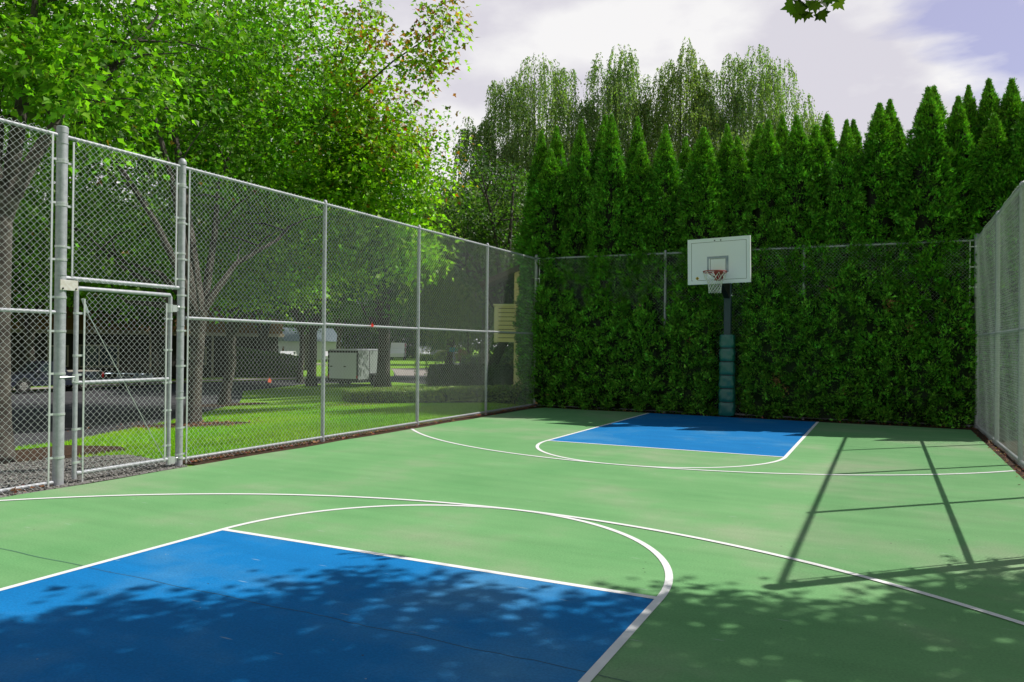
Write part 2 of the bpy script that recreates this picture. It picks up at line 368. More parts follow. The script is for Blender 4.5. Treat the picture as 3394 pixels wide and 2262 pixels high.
strip('court_marking', arc(nx, -D-O3, R3, math.pi-math.acos(4.56/R3), a_, 160), HW, .0056, M['white_line'])
ck = [(x, -7.815 + .006*math.sin(x*9) + .01*random.random()*(x > 0)) for x in np.linspace(-4.56, 4.5, 150)]
strip('slab_joint', ck, .0026, .0029, M['crack_filler'])
ck = [(x, -1.35 + .12*math.sin(x*.6)+.01*random.random()) for x in np.linspace(1.9, 3.2, 30)]

# ------------------------------------------------------------------ chain-link fences
HWIRE = .0355
def chainlink(name, parent, axis, c, u0, u1, z0, z1, side=1, rw=.00155):
    """woven fabric of zig-zag wires; axis 'y' (plane x=c) or 'x' (plane y=c)"""
    nw = int((u1-u0)/HWIRE); nj = int(round((z1-z0)/HWIRE))+1
    j = np.arange(nj); z = z0 + j*HWIRE
    i = np.arange(nw)[:, None]
    odd = (j[None, :]+i) % 2
    u = u0 + (i+odd)*HWIRE + np.where(odd > 0, .0016, -.0016)
    jn = .0018*np.where((j[None, :] % 2) > 0, 1, -1)*np.ones_like(u)*np.where(odd > 0, 1, -1)
    # slack in the fabric: gentle random swells
    sw = .012*np.sin(u*2.1+z[None, :]*1.3)+.007*np.sin(u*5.3-z[None, :]*2.9)
    u = u + .004*np.sin(z[None, :]*3.1+u*1.7)
    nrm = c + jn + sw*(1 if side > 0 else -1)*.6 + RNG.normal(0, .0006, u.shape)
    zz = np.repeat(z[None, :], nw, 0)
    k = 3; ang = np.arange(k)*2*np.pi/k+.5
    du = (rw*1.3*np.cos(ang))[None, None, :]; dn = (rw*1.15*np.sin(ang))[None, None, :]
    U = u[..., None]+du; Nn = nrm[..., None]+dn; Z = np.repeat(zz[..., None], k, 2)
    if axis == 'y': V = np.stack([Nn, U, Z], -1)
    else: V = np.stack([U, Nn, Z], -1)
    V = V.reshape(-1, 3)
    base = (np.arange(nw)[:, None, None]*nj + np.arange(nj-1)[None, :, None])*k
    a = np.arange(k)[None, None, :]; b = (np.arange(k)+1)[None, None, :] % k
    F = np.stack([base+a, base+b, base+k+b, base+k+a], -1).reshape(-1, 4)
    return mk(name, V, [F], M['galvanised_wire'], parent)

def post(parent, x, y, r, z0, z1, cap='dome'):
    b = MB(); n = 14
    prof = [(r, z0), (r, z1)]
    if cap == 'dome': prof += [(r*1.14, z1), (r*1.14, z1+.03), (r*.95, z1+.055), (r*.5, z1+.075), (.002, z1+.08)]
    elif cap == 'flat': prof += [(r*1.06, z1), (r*1.06, z1+.06), (r*.9, z1+.07), (.002, z1+.072)]
    b.lathe(prof, n, Matrix.Translation((x, y, 0)))
    return b.build('post', M['galvanised'], parent, True)
def rail(parent, name, p0, p1, r=.021):
    return MB().tube([p0, p1], r, 12).build(name, M['galvanised'], parent, True)
def bands(parent, x, y, r, zs, dy, axis='y', bolt=True):
    """tension bands round a post holding a flat tension bar that stands dy away"""
    for z in zs:
        b = MB()
        b.lathe([(r+.001, z-.012), (r+.005, z-.012), (r+.005, z+.012), (r+.001, z+.012)], 14, Matrix.Translation((x, y, 0)))
        e = dy + math.copysign(.022, dy)
        lo, hi = sorted((math.copysign(r*.9, dy), e))
        if axis == 'y': b.box(x-.010, x+.010, y+lo, y+hi, z-.011, z+.011)
        else: b.box(x+lo, x+hi, y-.010, y+.010, z-.011, z+.011)
        p = (x, y+e, z) if axis == 'y' else (x+e, y, z)
        b.sphere(p, .013, 8, 5)
        b.build('tension_band', M['galvanised_bright'], parent, True)
def tbar(parent, x, y, z0, z1, axis='y'):
    b = MB(); b.box(x-.004, x+.004, y-.009, y+.009, z0, z1) if axis == 'y' else b.box(x-.009, x+.009, y-.004, y+.004, z0, z1)
    return b.build('tension_bar', M['galvanised_bright'], parent)

XL, XR, YB, ZT, ZM = -4.85, 4.66, 6.25, 3.70, 1.82
def ties(parent, x, ys, zs):
    b = MB()
    for y in ys:
        for z in zs:
            b.tube([(x-.03, y, z+.026), (x+.03, y+.012, z), (x-.01, y+.02, z-.027)], .0022, 4)
    return b.build('tie_wires', M['galvanised_bright'], parent)

fl = empty('chain_link_fence', (XL, 0, 0), 0, 'tall galvanised chain-link fence along the lawn side of the court', 'fence')
def PF(f, fn, *a, **k):
    o = fn(*a, **k); return o
def local(o, par):   # geometry is written in world coordinates: cancel the parent's offset
    o.matrix_parent_inverse = par.matrix_basis.inverted() if False else Matrix.Translation(-Vector(par.location)); return o
def fix(par):
    for ch in par.children: local(ch, par)
YA, YH = -6.015, -4.475
post(fl, XL, YA, .055, -.1, 3.73, 'flat'); post(fl, XL, YH, .043, -.1, 3.73)
lp = [-1.785, .885, 3.62]
for y in lp: post(fl, XL, y, .031, -.1, ZT-.01, 'dome')
post(fl, XL, YB, .043, -.1, 3.73); post(fl, XL, -8.75, .031, -.1, ZT-.01)
rail(fl, 'top_rail', (XL, -11.5, ZT), (XL, YA-.05, ZT)); rail(fl, 'top_rail', (XL, YA+.05, ZT), (XL, YH-.04, ZT)); rail(fl, 'top_rail', (XL, YH+.04, ZT), (XL, YB-.04, ZT))
rail(fl, 'mid_rail', (XL, -11.5, ZM), (XL, YA-.05, ZM))
seg = [YH+.04] + lp + [YB-.04]
for a, b in zip(seg[:-1], seg[1:]): rail(fl, 'mid_rail', (XL, a+.03, ZM), (XL, b-.03, ZM-.005))
rail(fl, 'bottom_rail', (XL, -11.5, .02), (XL, YA-.05, .02)); rail(fl, 'bottom_rail', (XL, YH+.04, .055), (XL, YB-.04, .045))
rail(fl, 'gate_header_rail', (XL, YA+.05, 2.19), (XL, YH-.04, 2.19), .025)
chainlink('chain_link_fabric', fl, 'y', XL+.028, -11.4, YA-.10, -.02, 3.73)
chainlink('chain_link_fabric', fl, 'y', XL+.028, YA+.12, YH-.10, 2.16, 3.73)
chainlink('chain_link_fabric', fl, 'y', XL+.028, YH+.09, YB-.08, 0.0, 3.73)
zb = [.18, .62, 1.06, 1.50, 2.02, 2.42, 2.85, 3.28, 3.58]
bands(fl, XL, YA, .055, [.28, .74, 1.17, 1.62, 1.98, 2.38, 2.98, 3.44], -.10); tbar(fl, XL+.02, YA-.115, -.02, 3.70)
bands(fl, XL, YA, .055, [2.52, 2.96, 3.42], .10); tbar(fl, XL+.02, YA+.115, 2.2, 3.66)
bands(fl, XL, YH, .043, [2.30, 2.62, 3.06, 3.48], -.08); tbar(fl, XL+.02, YH-.095, 2.2, 3.68)
bands(fl, XL, YH, .043, [.12, .45, .82, 1.22, 1.66, 2.1, 2.55, 3.0, 3.46], .08); tbar(fl, XL+.02, YH+.095, -.01, 3.68)
for yy, r_, zz_ in ((YA, .055, (1.82, 2.22, 3.62)), (YH, .043, (1.72, 2.2, 3.62, 1.3, .9, .35))):
    for z in zz_: MB().lathe([(r_+.001, z-.007), (r_+.004, z-.007), (r_+.004, z+.007), (r_+.001, z+.007)], 16, Matrix.Translation((XL, yy, 0))).build('post_collar', M['galvanised'], fl, True)
fix(fl)

# right fence
fr = empty('chain_link_fence', (XR, 0, 0), 0, 'tall galvanised chain-link fence on the sunny right side of the court, seen edge-on', 'fence')
post(fr, XR, -3.9, .055, -.1, 3.73)
for y in (3.32, .91, -1.47): post(fr, XR, y, .033, -.1, ZT-.01)
rail(fr, 'top_rail', (XR, -3.85, ZT), (XR, YB-.04, ZT), .023); rail(fr, 'bottom_rail', (XR, -3.85, .04), (XR, YB-.04, .04), .023)
sg = [-3.85, -1.47, .91, 3.32, YB-.04]
for a, b in zip(sg[:-1], sg[1:]): rail(fr, 'mid_rail', (XR, a+.03, 1.79), (XR, b-.03, 1.79), .023)
chainlink('chain_link_fabric', fr, 'y', XR-.030, -3.80, YB-.08, .0, 3.73, -1)
bands(fr, XR, -3.9, .055, zb, .10); tbar(fr, XR, -3.785, 0, 3.68)
fix(fr)
# a gate beyond the end post, out of the picture except for its shadow
gr = empty('metal_gate', (XR, -4.05, 0), 0, 'open-topped chain-link gate just past the right fence end', 'gate')
b = MB(); b.tube([(XR, -4.08, .06), (XR, -4.08, 2.08)], .026, 10); b.tube([(XR, -5.2, .06), (XR, -5.2, 2.08)], .026, 10); b.tube([(XR, -4.08, 2.06), (XR, -5.2, 2.06)], .024, 10); b.tube([(XR, -4.08, .08), (XR, -5.2, .08)], .024, 10)
b.build('gate_frame', M['galvanised'], gr, True); chainlink('chain_link_fabric', gr, 'y', XR-.03, -5.17, -4.12, .08, 2.05, -1); fix(gr)

# back fence, half swallowed by the hedge
fb = empty('chain_link_fence', (0, YB, 0), 0, 'chain-link fence half swallowed by the evergreen hedge behind the basket', 'fence')
for x in (-1.56, 1.46): post(fb, x, YB, .031, -.1, ZT-.01)
post(fb, XR-.02, YB, .043, -.1, 3.73)
rail(fb, 'top_rail', (XL+.04, YB, ZT), (XR-.06, YB, ZT-.03)); rail(fb, 'bottom_rail', (XL+.04, YB, .035), (XR-.06, YB, .035))
chainlink('chain_link_fabric', fb, 'x', YB-.03, XL+.1, XR-.12, .0, 3.71, -1, .0016)
bands(fb, XR-.02, YB, .043, [.3, .8, 1.3, 1.8, 2.35, 2.75, 3.15, 3.55], -.10, 'x'); tbar(fb, XR-.135, YB-.012, 0, 3.66, 'x')
bands(fb, XL, YB, .043, [.3, .8, 1.3, 1.8, 2.35, 2.75, 3.2, 3.6], .08, 'x'); tbar(fb, XL+.09, YB-.012, 0, 3.66, 'x')
fix(fb)

# gate leaf
YG0, YG1 = -5.835, -4.63
g = empty('metal_gate', (XL, YH, 0), 0, 'closed chain-link gate with a slanting brace wire, hung in the lawn-side fence', 'gate')
b = MB(); rg = .0245; z0, z1 = .05, 2.085
b.tube([(XL, YG0, z0-.03), (XL, YG0, z1-.01), (XL, YG0+.014, z1+.003), (XL, YG0+.04, z1+.006)], rg, 12)
b.tube([(XL, YG0+.02, z1+.006), (XL, YG1-.01, z1+.006), (XL, YG1, z1-.02), (XL, YG1, z0)], rg*.98, 12)
b.tube([(XL, YG0+.02, z0+.03), (XL, YG1-.01, z0+.03)], rg, 12)
b.build('gate_frame', M['galvanised'], g, True)
MB().tube([(XL, YG0+.02, 1.065), (XL, YG1-.02, 1.065)], .021, 12).build('mid_rail', M['galvanised'], g, True)
chainlink('chain_link_fabric', g, 'y', XL+.028, YG0+.09, YG1-.06, .03, 2.07)
bands(g, XL, YG0, rg, [.20, .56, 1.15, 1.36, 1.82], .068); tbar(g, XL+.02, YG0+.082, -.02, 1.98)
bands(g, XL, YG1, rg, [.25, .68, 1.02, 1.42, 1.80], -.055); tbar(g, XL+.02, YG1-.068, .06, 1.99)
b = MB(); b.tube([(XL-.01, YG0+.12, 1.86), (XL-.01, YG1-.06, .10)], .0045, 6); b.tube([(XL, YG0+.07, 1.98), (XL-.005, YG0+.135, 1.83)], .016, 8)
b.build('brace_rod', M['galvanised_bright'], g, True)
for zz in (1.93, .06):
    hg = MB()
    hg.lathe([(.0255, -.05), (.031, -.05), (.031, .05), (.0255, .05)], 12, Matrix.Translation((XL, YG1, zz)))
    hg.box(XL-.014, XL+.030, YG1+.015, YG1+.075, zz-.042, zz+.042)
    hg.lathe([(.0440, -.013), (.049, -.013), (.049, .013), (.0440, .013)], 14, Matrix.Translation((XL, YH, zz+.02)))
    hg.tube([(XL+.01, YG1+.06, zz+.03), (XL+.03, YG1+.085, zz+.03), (XL+.03, YG1+.085, zz-.03)], .007, 6)
    hg.tube([(XL+.012, YG1+.06, zz+.025), (XL+.03, YH, zz+.025)], .007, 6)
    hg.build('hinge', M['galvanised_bright'], g, True)
lt = MB(); lt.lathe([(.0255, -.05), (.033, -.05), (.033, .03), (.0255, .03)], 12, Matrix.Translation((XL, YG0, 1.11)))
lt.tube([(XL+.03, YG0-.03, 1.13), (XL+.055, YA+.04, 1.13), (XL+.055, YA-.03, 1.13)], .008, 6); lt.tube([(XL-.03, YG0-.03, 1.13), (XL-.06, YA, 1.13)], .008, 6)
lt.tube([(XL+.035, YG0-.04, 1.12), (XL+.05, YG0-.065, 1.08), (XL+.04, YG0-.02, 1.07)], .006, 6)
lt.build('latch', M['galvanised_bright'], g, True)
fix(g)
pl_ = empty('mounting_plate', (XL+.06, YA+.03, 2.11), 0, 'small pale bolted metal plate on the tall gate post', 'plate')
q = MB().box(-.006, .006, -.075, .125, -.055, .055, b=.003).build('plate', M['plate_white'], pl_)
mat('bolt_dark', (.05, .045, .04), .6, .5)
for by in (-.045, .10): MB().sphere((.008, by, -.035), .010, 8, 5).build('bolt', M['bolt_dark'], pl_)

# ------------------------------------------------------------------ basketball goal
mat('board_white', (.86, .87, .93), .5, noise=(3, .3, (.80, .81, .87)))
mat('board_rim_white', (.85, .87, .9), .45)
mat('black_paint', (.012, .012, .014), .5)
mat('steel', (.32, .38, .44), .4, .6, noise=(8, .7, (.12, .17, .22)))
mat('rim_red', (.30, .035, .025), .5, noise=(20, .6, (.42, .12, .08)))
mat('red_plate', (.26, .012, .01), .45)
mat('net_white', (.72, .72, .66), .8)
mat('pole_green', (.016, .045, .058), .5, noise=(60, .5, (.03, .06, .075)), bump=(120, .3))
mat('pad_green', (.004, .115, .095), .34, spec=.6, noise=(5, .5, (.008, .14, .115)), bump=(6, .5))
mat('yellow_sticker', (.65, .42, .02), .5)
gl = empty('basketball_hoop', (-.07, 5.90, 0), 0, 'basketball goal with white backboard and green padded pole before the hedge', 'basketball hoop')
def G(mb, name, mt, par=None, smooth=False):
    o = mb.build(name, M[mt], par or gl, smooth); return o
PX = 0
G(MB().box(-.075, .075, -.075, .075, 0, 3.05, b=.012), 'pole', 'pole_green', smooth=False)
# padding: six stacked cushions under a wrinkled vinyl cover
def cushion(z0, z1, w, seed):
    rg_ = random.Random(seed); V = []; F = []; nu, nv = 28, 9
    for j in range(nv):
        t = j/(nv-1); z = z0+(z1-z0)*t; puff = 1-(abs(2*t-1))**7*.09
        for i in range(nu):
            a = 2*math.pi*i/nu; c, s_ = math.cos(a), math.sin(a)
            k = (abs(c)**5+abs(s_)**5)**(-1/5)
            wr = 1 + .02*math.sin(a*3+seed*2+z*22) + .014*math.sin(a*7-z*31+seed)
            V.append((w*k*c*puff*wr, w*k*s_*puff*wr, z))
    for j in range(nv-1):
        for i in range(nu): F.append((j*nu+i, j*nu+(i+1) % nu, (j+1)*nu+(i+1) % nu, (j+1)*nu+i))
    F += [tuple(range(nu))[::-1], tuple(range((nv-1)*nu, nv*nu))]
    return V, F
zc = np.linspace(.03, 1.80, 7)
for i in range(6):
    cb = MB(); V, F = cushion(zc[i]+.004, zc[i+1]-.004, .168 - (.002*i), i+1); cb.add(V, F); G(cb, 'pad_cushion', 'pad_green', smooth=True)
for z in zc[1:-1]:
    V, F = cushion(z-.011, z+.011, .158, 9); G(MB().add(V, F), 'pad_strap', 'black_paint')
G(MB().box(.147, .163, -.05, .03, .2, 1.15, b=.004), 'pad_flap', 'pad_green')
# gooseneck arm
G(MB().prism([(-.075, 2.95), (-.075, 2.6), (-.16, 2.6), (-1.22, 2.96), (-1.22, 3.40), (-.9, 3.40), (-.02, 3.06), (.075, 3.05), (.075, 2.9)], -.055, .055, Matrix.Rotation(rad(90), 4, 'Z')), 'support_arm', 'black_paint')
for sx in (-1, 1):
    for z in (2.66, 2.93): G(MB().sphere((sx*.085, -.03, z), .016, 8, 5), 'bolt', 'board_rim_white')
# backboard: its own frame
bb = empty('backboard', (.04, -1.27, 3.29)); bb.parent = gl; bb.rotation_euler = (0, rad(-.9), rad(-4.0))
bd = bpy.data.objects
W2, H2 = .635, .465
o = MB().box(-W2, W2, -.012, .025, -H2, H2, b=.006).build('panel', M['board_white'], bb)
fm = MB()
for a in ((-W2, W2, H2-.022, H2+.004), (-W2, W2, -H2-.004, -H2+.016)): fm.box(a[0]-.004, a[1]+.004, -.017, .03, a[2], a[3])
for a in ((-W2-.004, -W2+.014), (W2-.014, W2+.004)): fm.box(a[0], a[1], -.0165, .0295, -H2+.016, H2-.022)
fm.build('edge_trim', M['board_rim_white'], bb)
ln = MB(); li = .073; t_ = .006; y0, y1 = -.0135, -.0125
ln.box(-W2+li, W2-li, y0, y1, H2-li-.004, H2-li+t_-.004); ln.box(-W2+li, -W2+li+t_, y0, y1, -H2+li, H2-li-.004); ln.box(W2-li-t_, W2-li, y0, y1, -H2+li, H2-li-.004)
ln.box(-W2+li+t_, -W2+li+.03, y0, y1, -H2+li, -H2+li+t_); ln.box(-W2+li+.13, W2-li-t_, y0, y1, -H2+li, -H2+li+t_)
# shooter's square
ix0, ix1, iz0, iz1 = -.172, .152, -.20, .045
ln.box(ix0, ix1, y0, y1, iz1-.008, iz1); ln.box(ix0, ix0+.008, y0, y1, iz0, iz1-.008); ln.box(ix1-.008, ix1, y0, y1, iz0, iz1-.008)
ln.build('painted_lines', M['black_paint'], bb)
sq = MB(); ox0, ox1, oz1 = -.232, .202, .092; q0, q1 = -.0165, -.0121
sq.box(ox0, ox1, q0, q1, oz1-.042, oz1); sq.box(ox0, ox0+.034, q0, q1, -.24, oz1-.042); sq.box(ox1-.046, ox1, q0, q1, -.24, oz1-.042)
sq.build('steel_surround', M['steel'], bb)
for bx in (-.075, .05): MB().sphere((bx, -.02, H2-.048), .0135, 8, 5).build('bolt', M['black_paint'], bb)
stk = MB(); stk.add([(-.44, -.014, -.385), (-.40, -.014, -.345), (-.44, -.014, -.305), (-.48, -.014, -.345)], [(0, 1, 2, 3)]); stk.build('yellow_sticker', M['yellow_sticker'], bb)
stk = MB(); stk.add([(-.446, -.0150, -.368), (-.434, -.0150, -.368), (-.434, -.0150, -.322), (-.446, -.0150, -.322), (-.452, -.0150, -.345), (-.428, -.0150, -.345)], [(0, 1, 5, 2, 3, 4)]); stk.build('sticker_mark', M['black_paint'], bb)
# rim and net in the goal's frame
hp = empty('hoop', (.045, -1.65, 3.035)); hp.parent = gl
rr = .229
rp = [(rr*math.cos(a), rr*math.sin(a), 0) for a in np.linspace(0, 2*math.pi, 41)]
b = MB(); b.tube(rp, .0095, 8, cap=False); b.tube([(x*1.0, y*1.0, -.026) for x, y, z in rp], .006, 6, cap=False); b.build('rim', M['rim_red'], hp, True)
b = MB(); b.box(-.075, .085, rr-.01, rr+.145, -.012, .008); b.box(-.085, .095, rr+.125, rr+.135, -.15, .06)
b.prism([(-.07, -.012), (.08, -.012), (.045, -.16), (-.035, -.16)], rr+.02, rr+.13)
b.tube([(-.16, rr*.68, -.02), (-.05, rr+.12, -.10)], .010, 6); b.tube([(.17, rr*.68, -.02), (.06, rr+.12, -.10)], .010, 6)
b.build('bracket', M['red_plate'], hp)
b = MB(); nn = 12
rows = [(0, .229), (.10, .20), (.165, .155), (.215, .138), (.265, .128), (.315, .122), (.365, .120), (.40, .121)]
def np_(i, k): 
    dz, r_ = rows[i]; a = 2*math.pi*(k + (.5 if i % 2 else 0))/nn; return (r_*math.cos(a), r_*math.sin(a), -.03-dz)
for i in range(len(rows)-1):
    for k in range(nn):
        k2 = k+1 if i % 2 else k-1
        b.tube([np_(i, k), np_(i+1, k)], .0045, 4); b.tube([np_(i, k), np_(i+1, k2)], .0045, 4)
b.build('net', M['net_white'], hp)

# ------------------------------------------------------------------ leaf geometry
LEAF3 = (np.array([(0, 0), (-.42, .30), (-.17, .5), (0, 1), (.17, .5), (.42, .30)]), [(0, 1, 2, 3), (0, 3, 4, 5)])
LEAF_S = (np.array([(0, 0), (-.28, .42), (0, 1), (.28, .42)]), [(0, 1, 2, 3)])
FAN = (np.array([(0, 0), (-.30, .66), (-.10, .50), (0, 1.05), (.11, .52), (.28, .72)]), [(0, 1, 2, 3), (0, 3, 4, 5)])
BLADE = (np.array([(-.05, 0), (.05, 0), (0, 1)]), [(0, 1, 2)])
MAPLE = (np.array([(0, 0), (-.18, .05), (-.5, .02), (-.40, .22), (-.62, .45), (-.34, .47), (-.30, .62), (-.15, .58), (0, 1), (.15, .58), (.30, .62), (.34, .47), (.62, .45), (.40, .22), (.5, .02), (.18, .05)]), [tuple(range(16))])
def cards(P, T, Nn, size, shape, fold=.25, wid=1.0):
    """P base points, T direction of growth, Nn normal hint -> vertices, faces"""
    T = T/np.linalg.norm(T, axis=1, keepdims=True)
    S = np.cross(T, Nn); S /= np.linalg.norm(S, axis=1, keepdims=True)+1e-9
    Q = np.cross(S, T)
    sh, fc = shape; size = np.broadcast_to(np.asarray(size, float), (len(P),))[:, None, None]
    u = sh[:, 0][None, :, None]*wid; v = sh[:, 1][None, :, None]
    V = P[:, None, :] + size*(u*S[:, None, :] + v*T[:, None, :] + fold*(np.abs(u)+.35*v*v)*Q[:, None, :])
    k = len(sh); base = (np.arange(len(P))*k)[:, None, None]
    F = (base + np.array(fc)[None]).reshape(-1, len(fc[0]))
    return V.reshape(-1, 3), F
def rdir(n, zb=0., zs=1.):
    v = RNG.normal(size=(n, 3)); v[:, 2] = v[:, 2]*zs + zb
    return v/np.linalg.norm(v, axis=1, keepdims=True)
def colours(n, k, base, jit=.25):
    c = np.array(base)[None]*(1+RNG.uniform(-jit, jit, (n, 1))) * np.stack([1+RNG.uniform(-.15, .25, n), np.ones(n), 1+RNG.uniform(-.3, .3, n)], 1)
    return np.repeat(c, k, 0)

def limbs(mb, base, fork, tips, r0, rnd):
    """trunk from base to fork, limbs curving to the tips, twigs off them"""
    base, fork = Vector(base), Vector(fork)
    mid = (base+fork)/2 + Vector((rnd.uniform(-.1, .1), rnd.uniform(-.1, .1), 0))
    mb.tube([base-Vector((0, 0, .3)), base+Vector((0, 0, .05)), base+(fork-base)*.15, mid, fork], [r0*1.6, r0*1.3, r0*.98, r0*.86, r0*.78], 12)
    for t in tips:
        t = Vector(t); d = t-fork; st = fork - (fork-base)*rnd.uniform(0, .25)
        p1 = st + d*.35 + Vector((0, 0, .12*d.length)); p2 = st + d*.7 + Vector((rnd.uniform(-.3, .3), rnd.uniform(-.3, .3), .08*d.length))
        rr0 = r0*rnd.uniform(.4, .6)
        mb.tube([st, st+d*.15+Vector((0, 0, .06*d.length)), p1, p2, t], [rr0*1.15, rr0, rr0*.75, rr0*.45, rr0*.18], 8)
        for _ in range(5):
            s0 = p1.lerp(t, rnd.random()); e = s0 + Vector((rnd.uniform(-1, 1), rnd.uniform(-1, 1), rnd.uniform(-.1, .8)))*d.length*.28
            mb.tube([s0, (s0+e)/2+Vector((0, 0, .08)), e], [rr0*.32, rr0*.2, rr0*.07], 5)

def crown_points(ells, n, shell=.45):
    """cluster centres spread through a union of ellipsoids, denser towards the outside"""
    out = []; vol = np.array([r[0]*r[1]*r[2] for c, r in ells])**(2/3.); vol /= vol.sum()
    for (c, r), f in zip(ells, vol):
        m_ = int(n*f)+1; d = rdir(m_); q = RNG.uniform(0, 1, m_)**(shell)
        lump = 1+.16*np.sin(d[:, 0]*5+c[0])*np.sin(d[:, 1]*6+c[1]) + .12*np.sin(d[:, 2]*9+d[:, 0]*4)
        out.append(np.array(c) + d*np.array(r)*(q*lump)[:, None])
    return np.concatenate(out)
def foliage(name, parent, centres, per, spread, size, mtl, base, shape=LEAF3, autumn=None, droop=.5, flat_=.30, zmin=None, keep=None):
    """leaves sit in tilted, roughly flat sprays, one spray to a twig"""
    m_ = len(centres)
    nc = rdir(m_, 1.7, .6); hd = rdir(m_, 0, .2); e1 = hd - nc*(hd*nc).sum(1, keepdims=True); e1 /= np.linalg.norm(e1, axis=1, keepdims=True); e2 = np.cross(nc, e1)
    cb = RNG.uniform(.68, 1.35, m_); sp = spread*RNG.uniform(.7, 1.4, m_)
    R_ = lambda a: np.repeat(a, per, 0)
    n = m_*per; a = RNG.uniform(0, 2*np.pi, n); q = np.sqrt(RNG.uniform(0, 1, n))*1.6
    ca, sa = (np.cos(a)*q)[:, None], (np.sin(a)*q)[:, None]; S_ = R_(sp)[:, None]
    P = R_(centres) + S_*(ca*R_(e1)*1.25 + sa*R_(e2)*.85) + R_(nc)*RNG.normal(size=(n, 1))*S_*flat_ - np.array([0, 0, .35])*S_*(q**2)[:, None]*.5
    T = (ca*R_(e1)+sa*R_(e2))*.8 + R_(e1)*.3 + np.array([0, 0, -droop]) + RNG.normal(size=(n, 3))*.35
    Nn = R_(nc) + RNG.normal(size=(n, 3))*.45
    cb = R_(cb)
    if keep is not None: k_ = keep(P); P, T, Nn, cb = P[k_], T[k_], Nn[k_], cb[k_]; n = len(P)
    V, F = cards(P, T, Nn, size*RNG.uniform(.65, 1.25, n), shape)
    k = len(shape[0]); c = colours(n, k, base)*np.repeat(cb, k)[:, None]
    if autumn is not None: c = autumn(np.repeat(P, k, 0), c, k)
    return mk(name, V, [F], mtl, parent, col=c)

def maple(name, label, base, fork, ells, ncl, per, size, r0, seed, colr, group=None, autumn=None, spread=.32, bark='bark', ntips=9, zmin=None, extra=None, cat='tree', keep=None):
    rnd = random.Random(seed); global RNG
    RNG = np.random.default_rng(seed)
    t = empty(name, base, 0, label, cat, group)
    cen = crown_points(ells, ncl)
    if zmin is not None: cen = cen[cen[:, 2] > zmin]
    tips = [tuple(cen[i]) for i in RNG.choice(len(cen), ntips, replace=False)]
    mb = MB(); limbs(mb, base, fork, tips, r0, rnd)
    if extra is not None:
        for line, rr_ in extra: mb.tube(line, [rr_*(1-.85*i/(len(line)-1)) for i in range(len(line))], 6)
    mb.build('trunk', M[bark], t, True)
    if extra is not None:
        add = []
        for line, rr_ in extra:
            L_ = np.array(line); 
            for _ in range(20):
                k = RNG.integers(max(0, len(L_)-3), len(L_)-1); f = RNG.random(); add.append(L_[k]*(1-f)+L_[k+1]*f+RNG.normal(size=3)*.13)
        cen = np.concatenate([cen, np.array(add)])
    foliage('crown', t, cen, per, spread, size, M['maple_leaf'], colr, autumn=autumn, keep=keep)
    fix(t); return t

def frame_px(P):
    d = P - np.array(CAM); x = d@np.array(rgt); y = d@np.array(upv); z = d@np.array(fwd)
    z = np.where(z < .05, .05, z); s = 1744.0
    inside = ((d@np.array(fwd)) > .05)
    return 1176.5+x/z*s, 784-y/z*s, inside

# near maples on the lawn
def autumn1(P, c, k):
    """orange and red patches high on the side of the crown that faces the court"""
    n = len(P)//k; Q = P[::k]
    g_ = np.clip((Q[:, 0]+13.5)/4.5, 0, 1)*np.clip((Q[:, 2]-5)/4.0, 0, 1)
    nz = .5+.5*np.sin(Q[:, 0]*2.3+Q[:, 2]*1.7)*np.sin(Q[:, 1]*2.9+Q[:, 2]*2.1)
    p = g_**1.1*(.08+.75*nz**2.2)*np.clip((Q[:, 2]-4)/5, .2, 1.4)+.004
    r = RNG.random(n); c = c.reshape(n, k, 3)
    yl = np.clip(g_*.5*nz, 0, 1)[:, None, None]
    c = c*(1-yl) + c*np.array([1.9, 1.15, .8])*yl
    pick = r < p; t = RNG.random((pick.sum(), 1, 1))
    c[pick] = (np.array([.36, .08, .035])*t**2 + np.array([.36, .22, .05])*(1-t**2))*RNG.uniform(.6, 1.2, (pick.sum(), 1, 1))
    return c.reshape(-1, 3)
def autumn_lite(P, c, k):
    n = len(P)//k; c = c.reshape(n, k, 3); pick = RNG.random(n) < .005
    c[pick] = np.array([.30, .16, .04]); return c.reshape(-1, 3)
GREEN = (.14, .30, .022)
def V3(*a): return tuple(a)
def far_(p, k=1.30): return tuple(np.array(CAM)+(np.array(p)-np.array(CAM))*k)
ex = [([tuple(np.array(far_(q))-np.array([.897, .441, .1])*.75) for q in l], r_) for l, r_ in (
      ([(-8.6, 2.4, 6.2), (-7.2, 2.5, 6.9), (-5.9, 2.45, 7.6), (-5.2, 2.4, 7.85), (-4.62, 2.35, 8.1), (-4.5, 2.3, 8.6)], .035),
      ([(-5.9, 2.45, 7.5), (-5.3, 2.5, 7.55), (-4.75, 2.5, 7.45)], .012),
      ([(-8.0, 2.8, 7.4), (-7.3, 2.8, 8.4), (-6.9, 2.8, 9.2)], .02), ([(-7.4, 2.6, 7.2), (-6.7, 2.6, 8.0), (-6.2, 2.6, 8.5)], .02))]
maple('maple_tree', 'second maple trunk from the left behind the fence, dark and rising from mulch', (-10.8, .9, TZ(-10.8)), (-10.9, 1.2, 2.2),
      [((-12.9, 3.0, 8.6), (3.2, 3.2, 4.2)), ((-14.4, .5, 6.2), (3.0, 3.0, 2.8)), ((-12.6, 3.6, 5.2), (2.2, 2.2, 1.8)), ((-14.2, 1.5, 3.3), (2.3, 2.3, .9))], 1500, 26, .135, .17, 21, (.105, .245, .02), autumn=autumn_lite, ntips=8, spread=.34)
